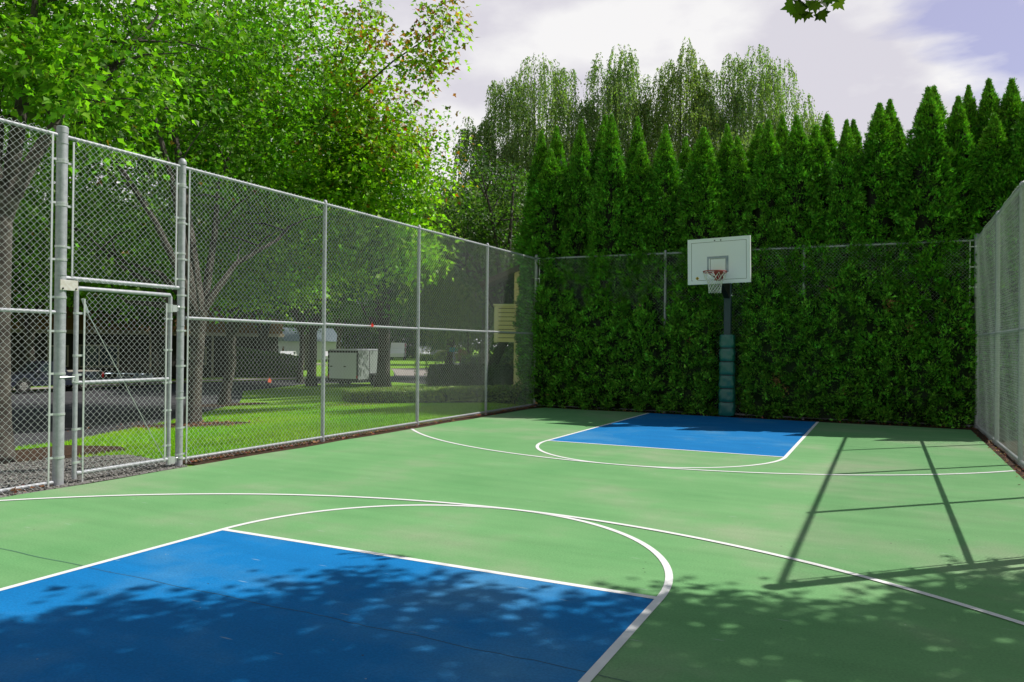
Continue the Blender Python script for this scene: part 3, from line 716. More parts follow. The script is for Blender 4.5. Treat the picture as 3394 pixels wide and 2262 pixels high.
maple('maple_tree', 'nearest maple trunk at the left edge of the lawn', (-7.3, -5.25, TZ(-7.3)), (-7.35, -5.2, 3.3),
      [((-7.9, -4.4, 7.2), (2.5, 2.5, 2.5)), ((-8.6, -3.4, 5.6), (1.6, 1.6, 1.3)), ((-7.0, -5.3, 5.1), (.9, .9, .55))], 800, 22, .125, .17, 22, GREEN, autumn=autumn_lite, ntips=9, spread=.26,
      extra=[([(-7.6, -5.2, 5.3), (-6.8, -5.1, 5.0), (-6.35, -5.0, 4.85), (-5.95, -4.98, 4.62)], .012)])
maple('maple_tree', 'big bright maple with orange-tinged leaves beside the court, mottled trunk in mulch', (-18.9, 9.4, TZ(-18.9)), (-18.6, 9.4, 2.2),
      [((-15.2, 7.2, 9.2), (3.9, 3.9, 5.2)), ((-11.0, 7.7, 6.8), (2.4, 2.4, 2.5)), ((-12.9, 6.8, 5.2), (3.0, 3.0, 2.1)), ((-11.1, 7.4, 8.0), (1.8, 1.8, 1.9)), ((-20, 11, 8), (4.2, 4.2, 4.4)), ((-10.0, 7.8, 4.6), (1.3, 1.3, 1.2)), ((-13.6, 5.4, 3.7), (2.4, 2.0, 1.0)), ((-16.5, 8, 4.0), (2.6, 2.6, 1.2))], 3700, 26, .16, .20, 23, (.19, .36, .026), autumn=autumn1, ntips=10, extra=ex, spread=.40)
maple('maple_tree', 'slim dark maple trunk on the far verge left of the cargo trailer', (-31.8, 27.9, -1.1), (-31.8, 28, 3), [((-32, 28, 8.5), (5, 5, 5.2))], 700, 16, .27, .2, 24, (.045, .12, .014), bark='bark_dark', spread=.5)
maple('maple_tree', 'thick dark maple trunk just left of the cargo trailer', (-29.2, 26.0, -1.1), (-29.2, 26.1, 3), [((-28.5, 25.5, 8), (4.5, 4.5, 4.8))], 650, 16, .27, .3, 25, (.05, .135, .014), bark='bark_dark', spread=.5)
maple('maple_tree', 'dark flaring maple trunk standing in front of the cargo trailer end', (-23.6, 25.8, -1.05), (-23.6, 25.9, 2.6), [((-24.0, 25.5, 8.0), (5.4, 5.4, 5.0)), ((-20.5, 24, 6), (2.8, 2.8, 2.4))], 1100, 18, .24, .42, 26, (.05, .14, .014), bark='bark_dark', spread=.5)
maple('maple_tree', 'forked maple trunk on the lawn near the sunny road crossing', (-27.5, 39.9, -1.1), (-27.4, 40, 2.4), [((-27.5, 40, 8.2), (6, 6, 5.2))], 900, 18, .28, .36, 27, (.055, .15, .016), bark='bark_dark', spread=.55)
maple('maple_tree', 'leaning dark tree beside the tan balcony house', (-9.9, 12.9, -.25), (-9.2, 13.6, 2.1), [((-10.8, 15.2, 6.2), (2.6, 2.6, 2.6)), ((-9.6, 14.2, 4.3), (1.4, 1.4, 1.1))], 620, 20, .14, .2, 28, (.06, .13, .03), bark='bark_dark', spread=.34)

# trees further back
bgspots = [(-40.5, 6, .95), (-41.5, 16, 1.0), (-41.0, 24, .9), (-40.0, 33, 1.0), (-42, -6, 1.1), (-30, -3, 1.0), (-22, -6, .95), (-52, 12, 1.1), (-50, 26, 1.05), (-54, 40, 1.15), (-48, 47, .95), (-62, 56, 1.3), (-46, 76, 1.2), (-32, 66, 1.1), (-22, 56, 1.0), (-12, 44, .95), (-17, 33.5, .8), (-74, 84, 1.5), (-66, 104, 1.6), (-40, 104, 1.5), (-92, 96, 1.7), (-24, 86, 1.4), (-55, 0, 1.2), (-84, 62, 1.5), (-4, 58, 1.3)]
RNG = np.random.default_rng(77)
proto = []
for s in range(2):
    me_par = None
    cen = crown_points([((0, 0, 8.8), (4.8, 4.8, 4.6)), ((1.6, 1, 6.2), (3.2, 3.2, 2.0))], 800)
    n = len(cen)*15
    P = np.repeat(cen, 15, 0)+RNG.normal(size=(n, 3))*np.array([.5, .5, .3])
    V, F = cards(P, rdir(n, -.5, .6), rdir(n, 1.1, .8), .34*RNG.uniform(.6, 1.2, n), LEAF3)
    proto.append((V, F, colours(n, 6, (.045, .12, .016) if s == 0 else (.06, .14, .02), .3)))
protos = []
for s in range(2):
    rnd = random.Random(40+s); mb = MB(); limbs(mb, (0, 0, 0), (0, 0, 2.6), [(rnd.uniform(-2.5, 2.5), rnd.uniform(-2.5, 2.5), rnd.uniform(6, 10)) for _ in range(7)], .28, rnd)
    protos.append((mb, proto[s]))
bgm = []
for i, (x, y, s) in enumerate(bgspots):
    t = empty('shade_tree', (x, y, TZ(x)), i*2.1, 'leafy green shade tree in the rows along and beyond the street', 'tree', 'background shade trees beyond the street')
    t.scale = (s, s, s)
    if i < 2:
        a = protos[i][0].build('trunk', M['bark_dark'], t, True); V, F, c = protos[i][1]
        b = mk('crown', V, [F], M['maple_leaf'], t, col=c); bgm.append((a, b))
    else:
        for src in bgm[i % 2]:
            c = src.copy(); c.parent = t; C.objects.link(c)

RNG = np.random.default_rng(31)
n = 75000; aa = RNG.uniform(rad(-66), rad(-18), n); rr_ = 150+RNG.uniform(-6, 12, n); hh_ = (15+4*np.sin(aa*23)+3*np.sin(aa*61+1))*RNG.uniform(0, 1, n)**.8
P = np.stack([CAM.x+rr_*np.sin(aa), CAM.y+rr_*np.cos(aa), hh_-1.3], 1); V, F = cards(P, rdir(n, -.2), rdir(n), .95*RNG.uniform(.6, 1.3, n), LEAF3)
tag(mk('far_woodland', V, [F], M['maple_leaf'], col=colours(n, 6, (.05, .12, .025))), 'distant band of green woodland at the end of the streets', 'woodland', kind='stuff')

# weeping birches behind the hedge
def weeping(seed, base, H, lobes, label, dens, colr, size=.12):
    """lobes: (offset along the row, top height, radius, dome height)"""
    global RNG; RNG = np.random.default_rng(seed); rnd = random.Random(seed)
    t = empty('weeping_birch', base, 0, label, 'tree'); lobes = [(a, b_ + .1, c*1.12, d) for a, b_, c, d in lobes]; lobes += [(a+rnd.choice([-1, 1])*c*rnd.uniform(.7, 1.25), b_-rnd.uniform(.2, 1.3), rnd.uniform(.22, .5), rnd.uniform(.4, .9)) for a, b_, c, d in lobes for _ in range(3)]
    ax = np.array([.897, .441, 0]); mb = MB(); B = Vector(base)
    mb.tube([B-Vector((0, 0, .3)), B+Vector((.1, 0, H*.3)), B+Vector((-.1, .1, H*.6)), B+Vector((0, 0, H*.92))], [.26, .18, .08, .02], 9)
    P = []; T = []
    for (dx, zt, r, rz_) in lobes:
        c = np.array(base)*np.array([1, 1, 0]) + ax*dx + np.array([rnd.uniform(-.3, .3), rnd.uniform(-.3, .3), zt-rz_])
        s0 = Vector((B.x, B.y, max(B.z+1.5, c[2]-2.2-.5*abs(dx))))
        for _ in range(2 if r > .8 else 0):
            a = rnd.uniform(0, 6.28); q = rnd.uniform(.2, .9); e = Vector((c[0]+math.cos(a)*r*q, c[1]+math.sin(a)*r*q, c[2]+rz_*(1-q*q)))
            mb.tube([s0, s0.lerp(e, .55)+Vector((0, 0, .5)), e], [.035, .02, .008], 5)
        for _ in range(int(dens*1.6*r*r)+14):
            a = rnd.uniform(0, 2*math.pi); q = rnd.random()**.42
            st = c + np.array([math.cos(a)*r*q, math.sin(a)*r*q, rz_*(1-q*q)**.8*rnd.choice([1, 1, .8, .5, 0])])
            ln_ = rnd.uniform(.5, 3.6)*(1.1 if q > .7 else .8); m_ = int(ln_*17); s = np.linspace(0, 1, m_)[:, None]
            out = np.array([math.cos(a), math.sin(a), 0])*rnd.uniform(.05, .35)
            path = st + out*np.sqrt(s) + np.array([0, 0, 1.0])*(.22*np.sin(s*2.4)-s**1.25*ln_)
            P.append(path + RNG.normal(size=path.shape)*.028); T.append(np.repeat([[0, 0, -1.]], m_, 0)+RNG.normal(size=path.shape)*.4)
    P = np.concatenate(P); T = np.concatenate(T); n = len(P)
    V, F = cards(P, T, rdir(n), size*RNG.uniform(.6, 1.3, n), LEAF_S, wid=.85)
    mb.build('trunk', M['birch_bark'], t, True)
    mk('crown', V, [F], M['birch_leaf'], t, col=colours(n, 4, colr, .35)); fix(t)
BC = (.20, .285, .12)
weeping(51, (-13.6, 25.2, -.5), 16.5, [(.3, 16.8, 1.1, 1.4), (-1.5, 15.7, .45, .8), (.0, 15.3, 1.6, 1.3), (2.0, 15.0, .9, 1.3), (-1.2, 14.3, 1.3, 1.4), (-2.7, 12.9, .9, 1.2), (-3.3, 13.6, .3, .8), (2.1, 13.4, 1.3, 1.2), (.4, 13, 1.9, 1.3), (-1.6, 12, 1.7, 1.3), (-3.2, 10.6, 1.1, 1.2), (.2, 10.6, 3.0, 1.4), (-.8, 8.4, 3.3, 1.4), (-1.4, 6.2, 3.4, 1.3)],
        'rounded weeping birch, leftmost of those behind the hedge', 42, BC)
weeping(52, (-9.8, 27.1, -.3), 17.3, [(.1, 17.6, .6, 1.1), (-.7, 16.6, .6, .9), (.5, 16.2, .8, 1.0), (-.2, 15.2, 1.2, 1.2), (1.0, 14.2, 1.1, 1.2), (-.4, 13.4, 1.7, 1.3), (.2, 11.6, 2.3, 1.4), (0, 9.4, 2.6, 1.4)],
        'narrow-topped weeping birch, second from the left behind the hedge', 42, BC)
weeping(53, (-6.7, 28.6, -.1), 17.3, [(.1, 17.8, .25, 1.2), (.7, 16.9, .4, 1.0), (-.5, 16.6, .5, 1.1), (.2, 16.0, .9, 1.2), (-1.3, 15.2, .9, 1.2), (.2, 14.5, 1.6, 1.3), (-.6, 12.6, 2.1, 1.4), (-.3, 10.2, 2.6, 1.4)],
        'pointed spiky birch between two drooping ones behind the hedge', 42, (.21, .28, .105))
weeping(54, (-3.4, 30.2, 0), 17.0, [(.1, 17.4, .7, 1.1), (1.5, 16.8, .55, .9), (-1.7, 16.0, .8, 1.1), (.7, 15.9, 1.3, 1.1), (-2.3, 14.6, .9, 1.1), (-.5, 14.6, 1.5, 1.3), (1.8, 14.4, 1.0, 1.1), (2.9, 14.0, .6, 1.0), (3.7, 14.0, .35, .9), (-.6, 12.8, 2.8, 1.4), (2.2, 12.2, 1.6, 1.2), (0, 10.6, 3.3, 1.4)],
        'broad weeping birch, rightmost of those behind the hedge', 42, BC)
weeping(55, (-13.2, 19.0, -.5), 8.5, [(-.6, 8.6, 1.5, 1.3), (1.2, 8.0, 1.5, 1.3), (-2.2, 7.2, 1.4, 1.2), (.2, 6.6, 2.4, 1.3), (2.2, 6.2, 1.3, 1.2), (0, 4.8, 2.8, 1.2)],
        'low drooping willow-like tree behind the far left fence corner', 60, (.15, .22, .07), .10)

# ------------------------------------------------------------------ arborvitae hedge
AG = (.09, .295, .026)
def tufts(cen, out, rg_, per, size, base, spread=.05, tipcol=None, scl=None):
    """each tuft: a fan of upward-curling flat sprays"""
    m_ = len(cen); n = m_*per; R_ = lambda a: np.repeat(a, per, 0)
    cb = rg_.uniform(.55, 1.5, m_); sz = size*rg_.uniform(.75, 1.3, m_)*(1 if scl is None else scl)
    ax = rg_.normal(size=(m_, 3)); ax -= out*(ax*out).sum(1, keepdims=True); ax /= np.linalg.norm(ax, axis=1, keepdims=True)
    f = rg_.uniform(-1.1, 1.1, n)[:, None]
    T = R_(out)*.75 + np.array([0, 0, .45]) + R_(ax)*f + rg_.normal(size=(n, 3))*.28
    P = R_(cen) - R_(out)*.05 + rg_.normal(size=(n, 3))*spread*(1 if scl is None else R_(scl)[:, None])
    Nn = np.cross(R_(ax), R_(out))*.9 + np.array([0, 0, .5]) + rg_.normal(size=(n, 3))*.5
    V, F = cards(P, T, Nn, R_(sz)*rg_.uniform(.6, 1.2, n), FAN, fold=.55)
    c = np.array(base)[None]*R_(cb)[:, None]*(1+rg_.uniform(-.25, .25, (n, 1)))*np.stack([1+rg_.uniform(-.2, .5, n), np.ones(n), np.ones(n)], 1)
    if tipcol is not None: c = c*R_(tipcol)
    return V, F, np.repeat(c, 6, 0)
def arbor_mesh(seed, H=6.8, R=.60):
    rg_ = np.random.default_rng(seed); n = 2200
    def prof(d): return np.minimum(R, .285*np.maximum(d, 0)**.80)
    d = H*rg_.uniform(0.004, 1, n)**1.25; a = rg_.uniform(0, 2*np.pi, n)
    lump = 1+.13*np.sin(a*3+seed+d*1.1)+.10*np.sin(a*5-d*3.1+seed*2)+.10*np.sin(d*6.3+a*2+seed)*np.sin(a*4+d*2.2)
    r = prof(d)*lump*rg_.uniform(.84, 1.08, n); z = H-d
    out = np.stack([np.cos(a), np.sin(a), np.full(n, .12)], 1); out[:, 2] += np.where(d < .45, 1.6, 0); out /= np.linalg.norm(out, axis=1, keepdims=True)
    cen = np.stack([r*np.cos(a), r*np.sin(a), z], 1)
    tc_ = np.where(d[:, None] < .9, np.array([1.5, 1.25, 1.1]), 1.)
    V, F, c = tufts(cen, out, rg_, 21, .080, AG, .036, tc_, np.clip(.45+d*.45, .4, 1.1))
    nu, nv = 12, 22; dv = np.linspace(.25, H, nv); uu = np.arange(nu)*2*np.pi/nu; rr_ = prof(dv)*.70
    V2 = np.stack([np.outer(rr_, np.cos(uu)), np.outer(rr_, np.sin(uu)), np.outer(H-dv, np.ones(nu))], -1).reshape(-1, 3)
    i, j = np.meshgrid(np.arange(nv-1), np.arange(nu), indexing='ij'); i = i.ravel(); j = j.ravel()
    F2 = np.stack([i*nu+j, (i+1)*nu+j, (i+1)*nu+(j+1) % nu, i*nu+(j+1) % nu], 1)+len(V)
    V = np.concatenate([V, V2]); c = np.concatenate([c, np.repeat([[.012, .022, .006]], len(V2), 0)])  # added dark core blocks light and stands in for the shaded interior
    return V, [F, F2], c
MOUNDS = [(-4.45, .30, 3.45), (-3.95, .38, 3.05), (-3.2, .6, 2.75), (-2.5, .5, 2.6), (-1.95, .32, 2.8), (-1.1, .5, 2.6), (-.4, .5, 2.7), (.63, .36, 3.4), (1.05, .4, 2.6), (1.55, .35, 2.85), (2.35, .62, 3.25), (2.95, .5, 2.85), (3.35, .25, 2.75), (3.7, .3, 2.0), (4.2, .30, 3.05), (4.5, .25, 2.6)]
def bulge(x, z):
    """how far the foliage pushes through the fence at (x, z)"""
    b = np.zeros_like(x)
    for (mx_, hw, pk) in MOUNDS:
        e = 1-((x-mx_)/(hw*1.45))**2; top = pk - 1.7*(1-np.clip(e, 0, 1))
        b = np.maximum(b, np.clip((top-z)/.9, -.2, 1))
    b2 = np.where(b > 0, .12+.30*np.clip(b, 0, 1)**.6, .045)
    b2 = np.where(b2 > .02, b2 - (b2-.02)*np.exp(-((x+.07)/.34)**4), b2)
    return b2 + .07*np.sin(x*7+z*3)*np.sin(z*6-x*2) + .05*np.sin(x*15)*np.sin(z*13) - .25*np.clip(.45-z, 0, .45)
def lower_growth(parent, x0, x1, seed):
    rg_ = np.random.default_rng(seed); n = int((x1-x0)*3.75*118)
    x = rg_.uniform(x0-.04, x1+.04, n); z = rg_.uniform(.06, 3.72, n)
    e_ = .05; b = bulge(x, z); gx = (bulge(x+e_, z)-b)/e_; gz = (bulge(x, z+e_)-b)/e_
    y = YB - b + rg_.uniform(-.03, .15, n)
    out = np.stack([-gx*.5, -np.ones(n), -gz*.5+.1], 1)*np.array([1, 1, 1]); out[:, 0] = -gx*-.0 + np.clip(-gx, -.8, .8); out[:, 2] = np.clip(-gz, -.2, .9); out /= np.linalg.norm(out, axis=1, keepdims=True)
    V, F, c = tufts(np.stack([x, y, z], 1), out, rg_, 20, .085, (.10, .32, .032), .042)
    n = n*20
    br = rg_.random(n) < .002; tx, tz_ = np.repeat(x, 20), np.repeat(z, 20)
    for (bx, bz, br_) in ((3.18, 2.45, .10), (3.10, 2.30, .07), (.95, .80, .13), (1.1, .62, .08), (-2.3, .5, .06), (3.5, 1.95, .06), (-.9, 1.7, .05), (2.0, 2.7, .05)):
        br |= (np.hypot(tx-bx, tz_-bz) < br_) & (rg_.random(n) < .6)
    c.reshape(n, 6, 3)[br] = np.array([.34, .20, .09])
    # dark slab added to stand in for the shaded inside behind the young sprays
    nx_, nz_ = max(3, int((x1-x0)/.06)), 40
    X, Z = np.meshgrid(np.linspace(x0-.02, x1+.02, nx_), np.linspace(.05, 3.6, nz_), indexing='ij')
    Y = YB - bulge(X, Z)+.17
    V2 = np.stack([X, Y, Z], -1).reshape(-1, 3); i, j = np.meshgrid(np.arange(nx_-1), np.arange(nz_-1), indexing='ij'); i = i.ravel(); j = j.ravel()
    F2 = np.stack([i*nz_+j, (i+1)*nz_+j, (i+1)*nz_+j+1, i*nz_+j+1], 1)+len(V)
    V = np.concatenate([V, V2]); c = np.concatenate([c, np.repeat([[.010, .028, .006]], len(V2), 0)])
    o = mk('lower_foliage', V, [F, F2], M['arborvitae'], parent, col=c)
    local(o, parent)
    R_ = Matrix.Rotation(parent.rotation_euler.z, 4, 'Z'); S_ = Matrix.Diagonal((*parent.scale, 1))
    o.matrix_parent_inverse = (Matrix.Translation(parent.location) @ R_ @ S_).inverted()
    return o
ABM = []
for s in range(4): ABM.append(arbor_mesh(60+s))
front = [(-4.74, 6.56), (-3.95, 7.25), (-3.05, 7.2), (-2.38, 6.5), (-1.75, 6.84), (-.80, 6.62), (-.08, 6.40), (.64, 6.64), (1.24, 6.66), (1.62, 6.46), (2.26, 6.42), (2.90, 6.74), (3.26, 6.32), (3.80, 6.90), (4.36, 6.72), (4.98, 6.25), (5.6, 6.8), (6.3, 6.9), (7.0, 6.8)]
backr = [(-5.40, 7.35), (-5.0, 7.45), (-4.3, 7.2), (-3.55, 7.5), (-2.72, 7.4), (-2.0, 6.6), (-1.45, 6.7), (-.44, 6.9), (.30, 6.85), (.82, 7.0), (1.80, 6.84), (2.36, 6.68), (3.10, 7.08), (3.95, 7.22), (4.60, 7.12), (4.98, 7.24), (5.40, 7.2), (6.1, 7.2), (6.8, 7.1), (7.6, 6.9), (8.3, 6.3), (9.0, 5.9)]
ORD = ['first', 'second', 'third', 'fourth', 'fifth', 'sixth', 'seventh', 'eighth', 'ninth', 'tenth', 'eleventh', 'twelfth', 'thirteenth', 'fourteenth', 'fifteenth', 'sixteenth', 'seventeenth', 'eighteenth', 'nineteenth', 'twentieth', 'twenty-first', 'twenty-second', 'twenty-third', 'twenty-fourth']
shared = {}
tr = MB().tube([(0, 0, -.1), (0, 0, 1.0), (.02, 0, 2.5)], [.07, .055, .03], 8)
def arbor(x, y, H, k, label):
    t = empty('arborvitae', (x, y, 0), (x*7.3) % 6.28, label, 'tree', 'arborvitae in the tall hedge')
    wd = .98 + .18*math.sin(x*5.1)
    t.scale = (wd, wd, H/6.8)
    if k not in shared:
        V, F, c = ABM[k]; a = mk('foliage', V, F, M['arborvitae'], t, col=c); b = tr.build('trunk', M['bark'], t, True); shared[k] = (a, b)
    else:
        for s_ in shared[k]: c = s_.copy(); c.parent = t; C.objects.link(c)
    return t
xs = [f[0] for f in front]
for i, (x, H) in enumerate(front):
    t = arbor(x, 6.84 + .16*math.sin(i*2.3), H+.05, i % 4, f'columnar green arborvitae pressed against the fence, {ORD[i]} from the left in the front row')
    a = XL+.12 if i == 0 else (xs[i-1]+x)/2; b = (x+xs[i+1])/2 if i < len(xs)-1 else x+.4
    b = min(b, XR-.08)
    if a < XR-.2: lower_growth(t, a, b, 300+i)
for i, (x, H) in enumerate(backr):
    arbor(x, 7.72 + .1*math.sin(i*1.7), H+.05, (i+1) % 4, f'columnar green arborvitae peeping over the front row, {ORD[i]} from the left in the rear row')

# shrubby evergreen outside the far left fence corner
RNG = np.random.default_rng(8)
t = empty('evergreen_shrub', (-5.75, 8.6, -.02), 0, 'tall dark evergreen shrub outside the far left fence corner', 'shrub')
n = 9000; d = rdir(n); P = np.array([-5.75, 8.6, 2.0])+d*np.array([.62, .62, 2.1])*RNG.uniform(.8, 1.08, (n, 1)); V, F = cards(P, d+RNG.normal(size=(n, 3))*.4+np.array([0, 0, .5]), rdir(n), .12*RNG.uniform(.6, 1.2, n), FAN, .35)
mk('foliage', V, [F], M['arborvitae'], t, col=colours(n, 6, (.035, .09, .02))); MB().tube([(-5.75, 8.6, -.1), (-5.75, 8.6, 1.5)], .06, 8).build('trunk', M['bark_dark'], t, True); fix(t)

# ------------------------------------------------------------------ low clipped hedge
RNG = np.random.default_rng(9)
path = [(-12.4, 9.9), (-11.7, 9.1), (-10.5, 8.4), (-9.1, 7.9), (-7.7, 7.5), (-6.4, 7.25), (-5.35, 7.15)]
t = empty('low_hedge', (-8, 7.4, TZ(-8)), 0, 'low clipped box hedge snaking across the sunlit lawn', 'hedge')
pp = []; nn_ = 26000
seg_ = np.array(path); sl_ = np.linalg.norm(np.diff(seg_, axis=0), axis=1); cs_ = np.concatenate([[0], np.cumsum(sl_)])
s = RNG.uniform(0, cs_[-1], nn_); k = np.clip(np.searchsorted(cs_, s)-1, 0, len(sl_)-1); f = (s-cs_[k])/sl_[k]
cp = seg_[k]*(1-f[:, None])+seg_[k+1]*f[:, None]; dd = (seg_[k+1]-seg_[k])/sl_[k][:, None]; nrm_ = np.stack([-dd[:, 1], dd[:, 0]], 1)
hwid = .62 + .50*np.clip(1-s/2.2, 0, 1); hh = .36
pos = RNG.uniform(-1, 1, nn_); isTop = RNG.random(nn_) < .6
u = np.where(isTop, pos, np.sign(pos)*(1-.04*RNG.random(nn_))); zz = np.where(isTop, hh*(1-.10*np.abs(u)**4), RNG.uniform(.03, hh, nn_))
xy = cp + nrm_*(u*hwid)[:, None]
tz = np.array([TZ(a) for a in xy[:, 0]])
P = np.stack([xy[:, 0], xy[:, 1], zz+tz+RNG.normal(0, .018, nn_)], 1)
T = np.where(isTop[:, None], np.array([0, 0, .25]), np.concatenate([nrm_*np.sign(u)[:, None], np.full((nn_, 1), .5)], 1))+RNG.normal(size=(nn_, 3))*.5
Nq = np.where(isTop[:, None], np.array([0, 0, 1.]), np.array([0, 0, .3]))+RNG.normal(size=(nn_, 3))*.45
V, F = cards(P, T, Nq, .062*RNG.uniform(.6, 1.3, nn_), LEAF_S, wid=1.4)
c = colours(nn_, 4, (.20, .30, .06), .3)
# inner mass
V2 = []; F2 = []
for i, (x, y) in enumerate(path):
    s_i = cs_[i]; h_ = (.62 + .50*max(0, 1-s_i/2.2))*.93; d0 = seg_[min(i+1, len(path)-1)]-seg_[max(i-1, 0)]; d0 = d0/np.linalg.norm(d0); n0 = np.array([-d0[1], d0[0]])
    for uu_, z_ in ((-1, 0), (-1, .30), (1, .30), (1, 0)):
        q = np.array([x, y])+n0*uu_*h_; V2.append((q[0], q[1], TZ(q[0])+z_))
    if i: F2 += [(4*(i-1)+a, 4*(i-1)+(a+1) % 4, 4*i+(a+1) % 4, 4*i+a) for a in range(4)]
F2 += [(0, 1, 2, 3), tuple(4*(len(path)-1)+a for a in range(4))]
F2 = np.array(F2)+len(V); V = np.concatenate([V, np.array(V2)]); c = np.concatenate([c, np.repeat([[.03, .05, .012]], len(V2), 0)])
mk('foliage', V, [F, F2], M['boxwood'], t, col=c); fix(t)

# ------------------------------------------------------------------ tree over the near end of the court (trunk outside the fence, off to the right)
RNG = np.random.default_rng(12)
poly = [(-1.35, -15), (-1.2, -9.2), (-1.1, -8.5), (-1.05, -7.95), (-.6, -8.0), (-.35, -7.5), (-.15, -7.0), (.45, -6.8), (1.4, -6.95), (1.85, -6.35), (2.4, -6.15), (2.9, -6.3), (3.25, -5.5), (3.95, -4.75), (5.5, -4.4), (8, -5), (8, -15)]
def inpoly(x, y):
    r_ = np.zeros(len(x), bool); n = len(poly)
    for i in range(n):
        x1, y1 = poly[i]; x2, y2 = poly[(i+1) % n]
        cnd = ((y1 > y) != (y2 > y)) & (x < (x2-x1)*(y-y1)/(y2-y1+1e-12)+x1); r_ ^= cnd
    return r_
SV = np.array([.60, .58, 1.0])
q = np.stack([RNG.uniform(-2, 8, 9000), RNG.uniform(-15, -4.3, 9000)], 1); q = q[inpoly(q[:, 0], q[:, 1]+.20)]
hz = .5+.5*np.sin(q[:, 0]*2.9+1.0)*np.sin(q[:, 1]*3.4+.6)
edge_lit = (q[:, 1] > -8.4)*(q[:, 0] > 1.7)*1.0
q = q[RNG.random(len(q)) > (.03+.55*np.clip(hz-.80, 0, 1)/.2*.8*(edge_lit*.9+.15))]
hgt = RNG.uniform(5.4, 8.6, len(q)); cen = np.stack([q[:, 0]+.60*hgt, q[:, 1]+.58*hgt, hgt], 1)
t = empty('maple_tree', (9.2, -3.2, 0), 0, 'maple overhanging the near end of the court, its tips dangling into view', 'tree')
mb = MB(); rnd = random.Random(3); limbs(mb, (9.2, -3.2, 0), (9.0, -3.2, 3.8), [tuple(cen[i]) for i in RNG.choice(len(cen), 12)], .24, rnd)
tk = mb.build('trunk', M['bark'], t, True)
n = len(cen)*14; P = np.repeat(cen, 14, 0)+RNG.normal(size=(n, 3))*np.array([.18, .18, .12])
X, Y, ins = frame_px(P); P = P[~(ins & (X > -60) & (X < 2420) & (Y > -45) & (Y < 1600))]; n = len(P)
V, F = cards(P, rdir(n, -.5, .6), rdir(n, 1.2, .7), .135*RNG.uniform(.7, 1.2, n), LEAF3)
mk('crown', V, [F], M['maple_leaf'], t, col=colours(n, 6, GREEN))
# the hanging tip, its backlit look put into a darker leaf colour
tw = MB(); tw.tube([(2.62, -3.95, 4.95), (2.55, -4.0, 4.7), (2.47, -4.05, 4.56), (2.42, -4.08, 4.50)], [.008, .006, .004, .003], 6)
lp_ = [(a[0], a[1], a[2]-.075, a[3], a[4]) for a in [(2.30, -4.1, 4.60, -.9, -.3), (2.36, -4.1, 4.60, -.45, -.9), (2.40, -4.05, 4.55, -.25, -1), (2.46, -4.1, 4.60, .1, -1), (2.50, -4.05, 4.53, .5, -.9), (2.55, -4.12, 4.63, .8, -.4), (2.44, -4.0, 4.66, -.2, -.8), (2.60, -4.05, 4.66, .9, -.2), (2.37, -4.0, 4.65, -.7, -.5), (2.52, -4.0, 4.66, .3, -.8), (2.63, -4.0, 4.62, .5, -.6), (2.33, -4.02, 4.58, -.3, -1)]]
P = np.array([a[:3] for a in lp_]); n = len(P); ra = np.array(rgt)
T = np.array([ra*a[3]+np.array([0, 0, 1.])*a[4] for a in lp_]); Nn = -np.array(fwd)[None]+RNG.normal(size=(n, 3))*.45
V, F = cards(P, T, Nn, .125*RNG.uniform(.75, 1.15, n), MAPLE, .12)
for a in P: tw.tube([(2.5, -4.02, 4.62), tuple(a)], .0015, 4)
twg = tw.build('hanging_twig', M['bark_dark'], t, True)
mk('hanging_leaves', V, [F], M['maple_leaf'], t, col=colours(n, 16, (.05, .085, .012))); fix(t)

# ------------------------------------------------------------------ lawn grass, gravel stones, fallen leaves
RNG = np.random.default_rng(14)
def scatter(n, x0, x1, y0, y1, dens=None):
    x = RNG.uniform(x0, x1, n); y = RNG.uniform(y0, y1, n); return x, y
def pin(x, y, pg):
    r_ = np.zeros(len(x), bool); n = len(pg)
    for i in range(n):
        x1, y1 = pg[i]; x2, y2 = pg[(i+1) % n]; r_ ^= ((y1 > y) != (y2 > y)) & (x < (x2-x1)*(y-y1)/(y2-y1+1e-12)+x1)
    return r_
x, y = scatter(330000, -14, -5.0, -4.6, 9.5)
near = RNG.random(len(x)) < np.clip(1.25-(-5-x)/9.5-(y+4)/26, .2, 1)
x, y = x[near], y[near]
ok = ~pin(x, y, street) & ~pin(x, y, gravel) & ~((x+10.3)**2/1.5**2+(y-.5)**2/.9**2 < 1) & ~pin(x, y, [(-6.5, -3.9), (-7.5, -3.3), (-9.0, -3.2), (-9.4, -5), (-6.8, -4.9)]) & ~((x > -5.12-.0*y) & (x > -5.15))
x, y = x[ok], y[ok]; n = len(x)
P = np.stack([x, y, np.array([TZ(a) for a in x])-.035], 1)
T = np.array([0, 0, .75])+RNG.normal(size=(n, 3))*.6
T[:, 2] = np.abs(T[:, 2])
V, F = cards(P, T, np.array([[0, 0, 1.]])+RNG.normal(size=(n, 3))*.4, .062*RNG.uniform(.6, 1.4, n), BLADE, 0, wid=2.4)
pt = .5+.5*np.sin(x*1.3+.4*y)*np.sin(y*1.1)
c = np.repeat(np.stack([.22+.09*pt, .47+.02*pt, .018+0*pt], 1)*(1+RNG.uniform(-.25, .25, (n, 1))), 3, 0)
tag(mk('lawn_grass', V, [F], M['grass_blade'], col=c), 'bright green mown grass between the court fence and the street', 'grass', kind='stuff')
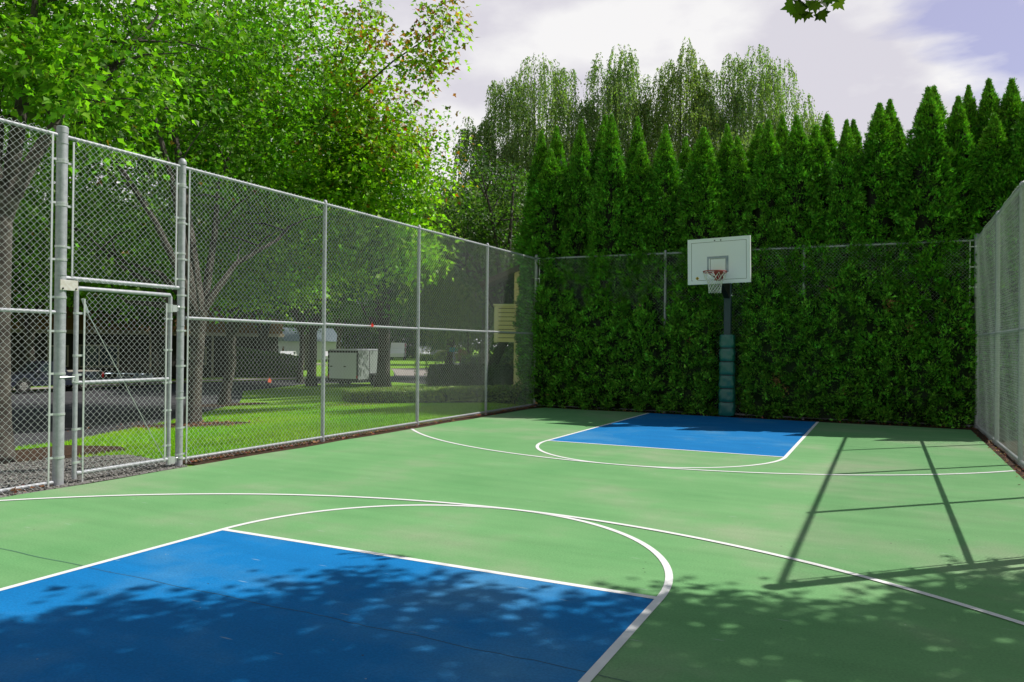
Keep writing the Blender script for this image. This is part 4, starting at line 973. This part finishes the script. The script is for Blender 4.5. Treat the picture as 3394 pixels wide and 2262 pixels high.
# stones
n = 5200; x = RNG.uniform(-7.6, -4.62, n); y = RNG.uniform(-9, -4.35, n); ok = pin(x, y, gravel); x, y = x[ok], y[ok]; n = len(x)
r_ = RNG.uniform(.008, .02, n); oc = np.array([(1, 0, 0), (0, 1, 0), (-1, 0, 0), (0, -1, 0), (0, 0, .7), (0, 0, -.5)])
ja = oc[None]*RNG.uniform(.7, 1.3, (n, 6, 1)); V = np.stack([x, y, np.array([TZ(a) for a in x])-.014], 1)[:, None]+ja*r_[:, None, None]
fo = np.array([(0, 1, 4), (1, 2, 4), (2, 3, 4), (3, 0, 4), (1, 0, 5), (2, 1, 5), (3, 2, 5), (0, 3, 5)])
F = ((np.arange(n)*6)[:, None, None]+fo[None]).reshape(-1, 3)
cg = np.repeat(RNG.uniform(.12, .42, (n, 1))*np.array([[1, .96, .92]]), 6, 0)
tag(mk('gravel_stones', V.reshape(-1, 3), [F], M['dry_leaf'], col=cg), 'loose grey gravel stones on the path by the gate', 'gravel', kind='stuff')
# fallen leaves
def litter(n, xf, yf, label, sz=.055):
    x = xf(n); y = yf(n); P = np.stack([x, y, np.array([TZ(a) for a in x])+RNG.uniform(.003, .02, n)], 1)
    T = rdir(n, 0, .15); Nn = np.array([0, 0, 1.])+RNG.normal(size=(n, 3))*.3
    V, F = cards(P, T, Nn, sz*RNG.uniform(.5, 1.3, n), LEAF3, .4)
    pal = np.array([(.28, .05, .035), (.20, .08, .03), (.38, .2, .12), (.42, .14, .10), (.10, .05, .03), (.30, .18, .06)])
    c = np.repeat(pal[RNG.integers(0, 6, n)], 6, 0)
    return tag(mk('fallen_leaves', V, [F], M['dry_leaf'], col=c), label, 'fallen leaves', kind='stuff')
litter(650, lambda n: -4.80+np.abs(RNG.normal(0, .09, n))-.08, lambda n: RNG.uniform(-4.4, 6.2, n), 'red and brown fallen leaves along the foot of the lawn-side fence')
litter(90, lambda n: -4.80+RNG.normal(0, .08, n), lambda n: RNG.uniform(-8.6, -6.15, n), 'red and orange fallen leaves by the nearest fence post', .075)
litter(260, lambda n: RNG.uniform(-4.5, 4.5, n), lambda n: 5.85+RNG.normal(0, .07, n), 'brown fallen litter along the foot of the hedge', .04)
litter(260, lambda n: 4.58+RNG.normal(0, .06, n), lambda n: RNG.uniform(-3, 6, n), 'brown leaf litter along the foot of the right fence', .04)
litter(300, lambda n: -10.3+RNG.normal(0, .9, n), lambda n: .4+RNG.normal(0, .6, n), 'fallen leaves round the maple in the mulch', .06)
for i, (yy, zz, lb) in enumerate(((-.614, 1.845, 'single red leaf caught on the middle rail of the lawn-side fence'), (-3.0, .995, 'small pink-red leaf caught low in the chain-link mesh'))):
    V, F = cards(np.array([[XL+.045, yy, zz-.04]]), np.array([[0, .15, 1.]]), np.array([[1., .2, .1]]), .10 if i == 0 else .085, MAPLE, .25)
    me = mk('red_leaf', V, [F], M['dry_leaf'], col=np.repeat([[.62, .035, .03] if i == 0 else [.7, .16, .12]], 16, 0)); tag(me, lb, 'leaf')

# ------------------------------------------------------------------ houses
mat('siding_brown', (.16, .085, .025), .8, noise=(3, .5, (.10, .055, .02))); mat('siding_dark', (.022, .02, .016), .9); mat('trim_tan', (.22, .19, .13), .8)
mat('siding_tan', (.70, .58, .30), .75, noise=(4, .3, (.62, .50, .26))); mat('tan_trim', (.74, .64, .38), .7); mat('roof_brown', (.055, .035, .03), .9, noise=(12, .6, (.09, .06, .05)))
mat('window_glass', (.03, .05, .07), .08, spec=.8); mat('window_frame', (.30, .28, .22), .7); mat('curtain', (.10, .14, .17), .8)
mat('house_white', (.6, .62, .66), .7)
A_ = Vector((-46.9, 6.0, -1.1)); B_ = Vector((-41.2, 35.8, -1.1)); Lw = (B_-A_).length; rz = math.atan2(B_.y-A_.y, B_.x-A_.x)
h = empty('wooden_house', A_, rz, 'long two-storey house with brown board siding across the street, behind the pickup', 'house')
def H(mb, name, mt, par=h, smooth=False): return mb.build(name, M[mt], par, smooth)
# local x runs along the street front, local -y faces the street
b = MB().box(0, Lw, .0, 9, 0, 3.1); H(b, 'lower_wall', 'siding_dark')
b = MB(); b.box(0, Lw, -.6, 9, 3.35, 6.6)
for z in np.arange(3.55, 6.5, .24): b.box(-.01, Lw+.01, -.625, -.603, z, z+.02)
H(b, 'upper_wall', 'siding_brown')
H(MB().box(-.1, Lw+.1, -.68, 9.1, 3.1, 3.349), 'band_trim', 'trim_tan')
H(MB().prism([(-1.5, 6.55), (10, 6.55), (10, 6.8), (4.2, 9.2), (-1.5, 6.8)], -.5, Lw+.5, Matrix.Rotation(rad(90), 4, 'Z') @ Matrix.Diagonal((1, -1, 1, 1))), 'roof', 'roof_brown')
for x in (10.6, 13.0, 19.5, 24.2): H(MB().box(x-.06, x+.06, -.62, -.5, 0, 3.1), 'porch_post', 'trim_tan')
for (x0, x1, z0, z1) in ((13.2, 14.4, .95, 2.35), (15.0, 17.6, .9, 2.4), (22.5, 24, .95, 2.3), (6.8, 8.4, .95, 2.3)):
    fr_ = MB()
    for a in ((x0, x1, z1-.1, z1), (x0, x1, z0, z0+.1)): fr_.box(a[0], a[1], -.07, -.003, a[2], a[3])
    for a in ((x0, x0+.1), (x1-.1, x1), ((x0+x1)/2-.04, (x0+x1)/2+.04)): fr_.box(a[0], a[1], -.068, -.004, z0+.1, z1-.1)
    wf = H(fr_, 'window', 'window_frame'); 
    p_ = MB().box(x0+.05, x1-.05, -.03, -.005, z0+.05, z1-.05).build('pane', M['window_glass'], wf)
# tan house behind the far left corner
h2 = empty('tan_house', (-8.42, 12.3, -.15), rad(26), 'tan-sided house with a boxed balcony peeping past the hedge corner', 'house')
b = MB(); b.box(0, 6, 0, 8, 0, 4.3)
for z in np.arange(.25, 4.2, .21): b.box(-.012, 5.9, -.014, -.002, z, z+.018)
H(b, 'wall', 'siding_tan', h2)
b = MB(); b.prism([(-1.15, 3.66), (-1.2, 3.82), (.9, 4.74), (6.5, 4.74), (6.5, 4.6), (1.0, 4.6)], -.25, 8.5, Matrix.Identity(4)); H(b, 'roof', 'roof_brown', h2)
b = MB(); b.box(-.62, .02, -1.6, -.02, 1.78, 2.95)
bal = H(b, 'balcony', 'siding_tan', h2)
b = MB()
for z in np.arange(1.90, 2.85, .135): b.box(-.50, .018, -1.606, -1.601, z, z+.022)
b.build('board_shadow_gaps', mat('gap_dark', (.12, .09, .04), .9), bal)
b = MB(); b.box(-.64, -.54, -1.63, -1.5, 1.76, 2.9); b.box(-.67, .05, -1.65, -.02, 2.951, 3.0); b.build('corner_trim', M['tan_trim'], bal)
MB().box(.02, .26, -.22, -.02, 0, 1.77).build('wall_post', M['tan_trim'], h2)
# distant white house
h3 = empty('white_house', (-86, 84, -1.1), rad(-35), 'pale distant house glimpsed between trunks at the end of the street', 'house')
H(MB().box(-5, 5, 0, 8, 0, 3), 'wall', 'house_white', h3); H(MB().prism([(-5.6, 2.95), (5.6, 2.95), (0, 5.2)], -.6, 8.6), 'roof', 'steel', h3)
H(MB().box(-3.5, -1.8, -.05, -.002, .9, 2.1), 'window', 'window_glass', h3); H(MB().box(1.2, 2.4, -.05, -.002, 0, 2.1), 'door', 'siding_brown', h3)

# ------------------------------------------------------------------ vehicles
mat('car_black', (.022, .026, .048), .2, spec=.8, coat=1); mat('tyre', (.018, .018, .018), .85); mat('hub', (.45, .44, .42), .4, .6)
mat('car_glass', (.02, .03, .035), .05, spec=.9); mat('lamp_red', (.5, .01, .012), .3); mat('lamp_clear', (.6, .6, .6), .15); mat('chrome', (.6, .6, .6), .2, 1)
mat('white_paint', (.75, .75, .76), .35, coat=.5); mat('red_paint', (.5, .02, .03), .35, coat=.5); mat('trailer_grey', (.24, .28, .26), .45, noise=(2, .5, (.30, .34, .32)))
mat('trailer_white', (.82, .85, .88), .45); mat('trailer_black', (.02, .02, .022), .5); mat('teal', (.02, .28, .26), .5); mat('silver', (.5, .52, .56), .3, .5, coat=.5)
def wheel(par, x, y, r=.35, w_=.22):
    Rm = Matrix.Translation((x, y, r)) @ Matrix.Rotation(rad(90), 4, 'X')
    t = MB().lathe([(r*.6, -w_/2), (r*.9, -w_/2), (r, -w_*.35), (r, w_*.35), (r*.9, w_/2), (r*.6, w_/2)], 22, Rm).build('wheel', M['tyre'], par, True)
    b = MB().lathe([(r*.60, -w_*.46), (r*.52, -w_*.52), (r*.2, -w_*.40), (r*.08, -w_*.55), (.004, -w_*.56)], 20, Rm); b.lathe([(r*.60, w_*.46), (r*.52, w_*.52), (r*.2, w_*.40), (r*.08, w_*.55), (.004, w_*.56)], 20, Rm)
    for k in range(6):
        a = k*math.pi/3; 
        for s_ in (-1, 1): b.box(r*.18, r*.55, -.035, .035, s_*w_*.5-.01, s_*w_*.5+.01, Rm @ Matrix.Rotation(a, 4, 'Z'))
    b.build('rim', M['hub'], t, True)
    return t
def pickup(loc, rzv):
    """local +x is the nose"""
    v = empty('pickup_truck', loc, rzv, 'black pickup truck parked across the street behind the gate', 'pickup truck')
    hw = .86
    def arch(cx, r=.42, n=9): return [(cx+r*math.cos(a), .36+r*math.sin(a)) for a in np.linspace(0, math.pi, n)]
    body = [(-2.5, .42)] + [(-2.55, .62), (-2.52, .98), (-.62, 1.0), (-.60, .98), (.85, 1.0), (1.0, 1.0), (2.2, .88), (2.35, .80), (2.42, .55), (2.38, .40)] + arch(1.52) + [(1.05, .33), (-.95, .33)] + arch(-1.5)
    b = MB().prism([(x, z) for x, z in body][::-1], -hw, hw); b.build('body', M['car_black'], v)
    cabp = [(-.64, 1.0), (-.52, 1.50), (-.35, 1.56), (.35, 1.56), (.52, 1.50), (1.02, 1.0)]
    V = []; n = len(cabp)
    for s_, k in ((-1, 0), (1, 1)):
        for x, z in cabp: V.append((x, s_*(hw-.03-(.14 if z > 1.2 else 0)), z))
    F = [tuple(range(n)), tuple(range(n, 2*n))[::-1]] + [(i, n+i, n+(i+1) % n, (i+1) % n) for i in range(n)]
    MB().add(V, F).build('cab', M['car_black'], v)
    gls = MB()
    for s_ in (-1, 1):
        yb, yt = s_*(hw-.025), s_*(hw-.155)
        for q_ in ([(-.50, 1.04), (-.42, 1.46), (.05, 1.47), (.05, 1.04)], [(.12, 1.04), (.12, 1.47), (.42, 1.46), (.84, 1.04)]):
            gls.add([(x, (yb if z < 1.2 else yt)+s_*.006, z) for x, z in q_], [(0, 1, 2, 3) if s_ < 0 else (3, 2, 1, 0)])
    gls.build('side_windows', M['car_glass'], v)
    MB().add([(1.01, -.74, 1.03), (1.01, .74, 1.03), (.56, .64, 1.48), (.56, -.64, 1.48)], [(0, 1, 2, 3)]).build('windscreen', M['car_glass'], v)
    MB().box(-2.48, -.66, -hw-.008, hw+.008, 1.001, 1.045).build('bed_rail', M['concrete'], v)
    for s_ in (-1, 1):
        MB().box(-2.58, -2.47, s_*hw-.06*(s_ > 0)-.02*(s_ < 0), s_*hw+.02*(s_ > 0)+.06*(s_ < 0), .66, .96).build('tail_light', M['lamp_red'], v)
        MB().box(2.28, 2.44, s_*.62-.16, s_*.62+.16, .62, .76).build('headlight', M['lamp_clear'], v)
        MB().box(.72, .86, s_*(hw+.08)-.09, s_*(hw+.08)+.09, 1.02, 1.16, b=.02).build('wing_mirror', M['car_black'], v)
    MB().box(-2.70, -2.56, -.82, .82, .42, .56, b=.02).build('rear_bumper', M['chrome'], v); MB().box(2.40, 2.52, -.84, .84, .38, .54, b=.02).build('front_bumper', M['chrome'], v)
    b = MB(); b.box(-2.0, 2.1, -hw-.006, -hw+.001, .60, .625); b.box(-2.0, 2.1, hw-.001, hw+.006, .60, .625); b.build('side_moulding', M['chrome'], v)
    for x in (-1.5, 1.52):
        for s_ in (-1, 1): wheel(v, x, s_*(hw-.12), .35, .22)
    return v
F0 = Vector((-35.36, 11.97)); R0 = Vector((-35.17, 15.11)); dr_ = (F0-R0).normalized(); ang_ = math.atan2(dr_.y, dr_.x)
cen_ = (F0+R0)/2 + Vector((-.75, 0))
pickup((cen_.x, cen_.y, -1.1), ang_)
# small car dolly behind the pickup
v = empty('utility_trailer', (-36.0, 18.2, -1.1), ang_, 'small empty open trailer parked behind the black pickup', 'trailer')
b = MB(); b.box(-1.2, 1.1, -.7, .7, .42, .50); b.box(-1.2, -.9, -.7, .7, .5, .66); b.tube([(1.1, -.5, .45), (2.2, 0, .45)], .035, 6); b.tube([(1.1, .5, .45), (2.2, 0, .45)], .035, 6); b.tube([(-1.1, -.7, .74), (1.0, -.7, .80)], .03, 6); b.tube([(-1.1, .7, .74), (1.0, .7, .80)], .03, 6)
for x in (-1.1, 0, 1.0):
    for s_ in (-1, 1): b.tube([(x, s_*.7, .48), (x, s_*.7, .78)], .025, 6)
b.build('frame', M['steel'], v)
for s_ in (-1, 1): wheel(v, -.35, s_*.82, .27, .16); MB().prism([(-.75, .50), (-.62, .62), (-.08, .62), (.05, .50), (.0, .50), (-.1, .58), (-.6, .58), (-.7, .50)], s_*.82-.1, s_*.82+.1).build('mudguard', M['silver'], v)
# cargo trailer
v = empty('cargo_trailer', (-26.7, 26.4, -1.1), 0, 'grey enclosed cargo trailer with white rear doors parked on the near side of the street', 'trailer')
rearL, rearR = Vector((-27.68, 25.73)), Vector((-25.63, 26.05)); dr2 = (rearR-rearL).normalized(); v.rotation_euler = (0, 0, math.atan2(dr2.y, dr2.x)); v.location = ((rearL.x+rearR.x)/2, (rearL.y+rearR.y)/2, -1.1)
hw = 1.03; LT = 4.3
MB().box(-hw, hw, .03, LT, .42, 2.22, b=.03).build('body', M['trailer_grey'], v)
MB().prism([(-hw-.02, 2.221), (hw+.02, 2.221), (hw-.1, 2.30), (-hw+.1, 2.30)], .0, LT+.02).build('roof', M['silver'], v)
b = MB(); b.box(-hw, -hw+.09, -.012, .028, .40, 2.2); b.box(hw-.09, hw, -.012, .028, .40, 2.2); b.box(-hw+.09, hw-.09, -.012, .028, 2.08, 2.2); b.box(-hw+.09, hw-.09, -.012, .028, .40, .48)
for y in (0.02, 1.45, 2.9, 4.28): b.box(hw-.001, hw+.012, y-.03, y+.04, .44, 2.2)
b.box(-hw-.02, hw+.02, .03, LT, .30, .44); b.build('frame', M['trailer_black'], v)
for s_ in (-1, 1):
    dx0, dx1 = (-hw+.1, -.008) if s_ < 0 else (.008, hw-.1)
    d = MB().box(dx0, dx1, -.02, .02, .49, 2.07).build('rear_door', M['trailer_white'], v)
    MB().box(dx0+(.06 if s_ < 0 else .06), dx0+.22, -.035, -.021, 1.2, 1.26).build('door_hinge', M['trailer_black'], d)
    MB().box(s_*(hw-.05)-.04, s_*(hw-.05)+.04, -.03, -.013, .52, .7).build('tail_light', M['lamp_red'], v)
for s_ in (-1, 1):
    for y in (1.9, 2.7):
        Rm = Matrix.Translation((s_*(hw+.1), y, .34)) @ Matrix.Rotation(rad(90), 4, 'Y')
        MB().lathe([(.2, -.1), (.33, -.1), (.34, 0), (.33, .1), (.2, .1)], 20, Rm).build('wheel', M['tyre'], v, True)
    MB().box(s_*(hw+.1)-.12, s_*(hw+.1)+.12, 1.45, 3.15, .74, .78).build('mudguard', M['trailer_black'], v)
MB().tube([(0, LT, .4), (0, LT+1.3, .4)], .05, 8).build('drawbar', M['trailer_black'], v)

def boxcar(name, label, cat, loc, rzv, L_, W_, Hh, prof, bodym, extra=None, glass=None):
    v = empty(name, loc, rzv, label, cat); hw = W_/2
    MB().prism(prof[::-1], -hw, hw).build('body', M[bodym], v)
    if glass:
        b = MB()
        for (x0, x1, z0, z1) in glass: b.box(x0, x1, -hw-.01, hw+.01, z0, z1)
        b.build('side_windows', M['car_glass'], v)
    for x in (-L_*.31, L_*.31):
        for s_ in (-1, 1):
            Rm = Matrix.Translation((x, s_*(hw-.06), .36)) @ Matrix.Rotation(rad(90), 4, 'X')
            MB().lathe([(.2, -.11), (.35, -.11), (.36, 0), (.35, .11), (.2, .11)], 16, Rm).build('wheel', M['tyre'], v, True)
    return v
vd = ang_+.6
v = boxcar('passenger_van', 'white passenger van in a sunny car park beyond the lawns', 'van', (-66.2, 96.6, -1.1), vd, 5.4, 2, 2.3, [(-2.7, .4), (-2.7, 2.1), (-2.5, 2.3), (1.3, 2.3), (2.0, 1.35), (2.65, 1.15), (2.7, .4)], 'white_paint', glass=[(-2.4, -1.3, 1.35, 1.9), (-1.2, -.1, 1.35, 1.9), (0, 1.2, 1.35, 1.9)])
MB().box(-2.72, -2.69, -.9, .9, 1.3, 1.95).build('rear_window', M['car_glass'], v); [MB().box(-2.73, -2.69, s_*.9-.1, s_*.9+.1, .8, 1.25).build('tail_light', M['lamp_red'], v) for s_ in (-1, 1)]
v = boxcar('emergency_van', 'red and white box van left of the white van in the car park', 'van', (-71.4, 96.4, -1.1), vd, 6.4, 2.3, 2.9, [(-3.2, .5), (-3.2, 2.9), (1.2, 2.9), (1.3, 2.2), (2.0, 2.1), (2.5, 1.3), (3.2, 1.1), (3.2, .5)], 'white_paint', glass=[(-.6, .4, 1.5, 2.1), (1.35, 2.1, 1.35, 1.95)])
MB().box(-3.23, 1.0, -1.17, 1.17, 2.2, 2.75).build('red_stripe', M['red_paint'], v); MB().box(-2.3, -1.2, -1.18, 1.18, 1.0, 2.0).build('red_panel', M['red_paint'], v)
v = boxcar('parked_car', 'silver car seen from behind near the forked trunk', 'car', (-69.0, 105.6, -1.1), vd-.9, 4.6, 1.85, 1.7, [(-2.3, .4), (-2.3, 1.05), (-1.9, 1.65), (.4, 1.7), (1.1, 1.1), (2.2, .95), (2.3, .4)], 'silver', glass=[(-1.7, .3, 1.15, 1.5)])
MB().box(-2.28, -1.95, -.75, .75, 1.1, 1.5).build('rear_window', M['car_glass'], v); [MB().box(-2.33, -2.29, s_*.8-.1, s_*.8+.1, .8, 1.05).build('tail_light', M['lamp_red'], v) for s_ in (-1, 1)]
v = boxcar('parked_car', 'pale car parked far down the street in front of the white house', 'car', (-73, 71.5, -1.1), vd, 4.5, 1.8, 1.5, [(-2.25, .4), (-2.25, .95), (-1.5, 1.0), (-.9, 1.5), (.5, 1.5), (1.1, 1.0), (2.2, .85), (2.25, .4)], 'white_paint', glass=[(-.8, .5, 1.05, 1.42)])
v = boxcar('parked_car', 'white hatchback beside the pale car far down the street', 'car', (-69.5, 76.5, -1.1), vd, 4.1, 1.75, 1.5, [(-2.05, .4), (-2.05, 1.0), (-1.7, 1.5), (.3, 1.5), (1.0, 1.0), (2.0, .85), (2.05, .4)], 'white_paint', glass=[(-1.5, .3, 1.05, 1.42)])

# street furniture and far shrubs
t = empty('street_sign', (-26.0, 38.0, -1.1), .5, 'small teal street sign on a post before the forked trunk', 'sign')
MB().tube([(0, 0, 0), (0, 0, 2.35)], .03, 8).build('sign_post', M['steel'], t); MB().box(-.35, .35, -.04, -.03, 2.1, 2.42, b=.002).build('sign_panel', M['teal'], t)
t = empty('road_sign', (-37.6, 58.0, -1.1), .5, 'white road sign seen from behind, right of the forked trunk', 'sign')
MB().tube([(0, 0, 0), (0, 0, 2.5)], .03, 8).build('sign_post', M['steel'], t); MB().box(-.3, .3, -.04, -.03, 1.75, 2.55, b=.002).build('sign_panel', M['white_paint'], t)
t = empty('lamp_post', (-31.7, 53.2, -1.1), 0, 'slim metal lamp post on the kerb island by the sunny road', 'lamp post')
MB().lathe([(.16, 0), (.16, .35), (.10, .45), (.05, .6), (.04, 4.6)], 12).build('pole', M['steel'], t, True); MB().lathe([(.05, 4.6), (.2, 4.75), (.24, 5.1), (.08, 5.3), (.01, 5.32)], 12).build('lamp_head', M['house_white'], t, True)
sheet('kerb_island', [(-29.8, 50.2), (-28.4, 46.4), (-26, 44.6), (-22, 44), (-24, 50)], .03, M['mulch'])
sheet('verge', [(-44.5, 56.5), (-52, 60.5), (-62, 64), (-60, 70), (-47, 68), (-41.5, 63.5), (-41.2, 61)], .02, M['lawn'])
def ball(name, label, loc, r, colr, cat='shrub', squash=1., n=2600, size=.12, group=None):
    t = empty(name, loc, 0, label, cat, group); d = rdir(n); d[:, 2] = np.abs(d[:, 2])*1.0-.15; P = d*np.array([r, r, r*squash])*RNG.uniform(.85, 1.05, (n, 1))+np.array([0, 0, r*squash*.5])
    V, F = cards(P, d+RNG.normal(size=(n, 3))*.5, rdir(n), size*RNG.uniform(.6, 1.2, n), LEAF_S, wid=1.4)
    mk('foliage', V, [F], M['boxwood'], t, col=colours(n, 4, colr)); MB().tube([(0, 0, -.05), (0, 0, r*.7)], r*.08, 6).build('stem', M['bark_dark'], t); return t
ball('round_bush', 'clipped rusty round bush beyond the sunny road', (-44.2, 70.5, -1.1), 1.15, (.13, .085, .05), squash=1.3)
ball('round_bush', 'green bush with reddish centre beside the tan house balcony', (-9.6, 15.4, -.2), .75, (.14, .17, .03), squash=1.2, size=.09)
ball('round_bush', 'yellow-green bush right of the white van', (-55, 84, -1.1), 1.3, (.16, .2, .03))
ball('round_bush', 'dark round bush left of the forked trunk base', (-50, 76.5, -1.1), 1.2, (.05, .09, .02))
def clipped(label, x0, y0, x1, y1, wd, h0, h1, colr, n=9000, size=.13):
    L_ = math.hypot(x1-x0, y1-y0); a = math.atan2(y1-y0, x1-x0); t = empty('clipped_hedge', (x0, y0, TZ(x0)), a, label, 'hedge')
    u = RNG.uniform(0, L_, n); v_ = RNG.uniform(-1, 1, n); top = RNG.random(n) < .35; h_ = h0+(h1-h0)*u/L_
    vv = np.where(top, v_, np.sign(v_)); z = np.where(top, h_, RNG.uniform(0, 1, n)*h_)
    P = np.stack([u, vv*wd/2, z], 1)+RNG.normal(size=(n, 3))*.04
    V, F = cards(P, rdir(n, .5), rdir(n), size*RNG.uniform(.6, 1.3, n), LEAF_S, wid=1.4)
    V2 = [(0, -wd*.46, 0), (0, wd*.46, 0), (0, wd*.46, h0*.96), (0, -wd*.46, h0*.96), (L_, -wd*.46, 0), (L_, wd*.46, 0), (L_, wd*.46, h1*.96), (L_, -wd*.46, h1*.96)]
    F2 = np.array([(0, 1, 2, 3), (4, 7, 6, 5), (0, 4, 5, 1), (3, 2, 6, 7), (0, 3, 7, 4), (1, 5, 6, 2)])+len(V)
    c = np.concatenate([colours(n, 4, colr), np.repeat([[.02, .04, .01]], 8, 0)])
    mk('foliage', np.concatenate([V, np.array(V2)]), [F, F2], M['boxwood'], t, col=c); return t
clipped('tall dark clipped hedge with a sunny top at the end of the brown house', -41.5, 31.5, -37.6, 34.2, 1.4, 2.2, 1.5, (.05, .12, .02))
clipped('long green hedge beyond the sunny road', -43, 70, -30, 60.5, 1.5, 1.3, 1.3, (.05, .11, .025))
clipped('dark hedge running under the tan balcony', -12.3, 13.6, -8.6, 11.9, .9, 1.0, 1.1, (.035, .06, .015), size=.09)
clipped('low hedge in front of the far car park', -64, 92, -52, 98, 1.6, .9, .9, (.09, .16, .03))
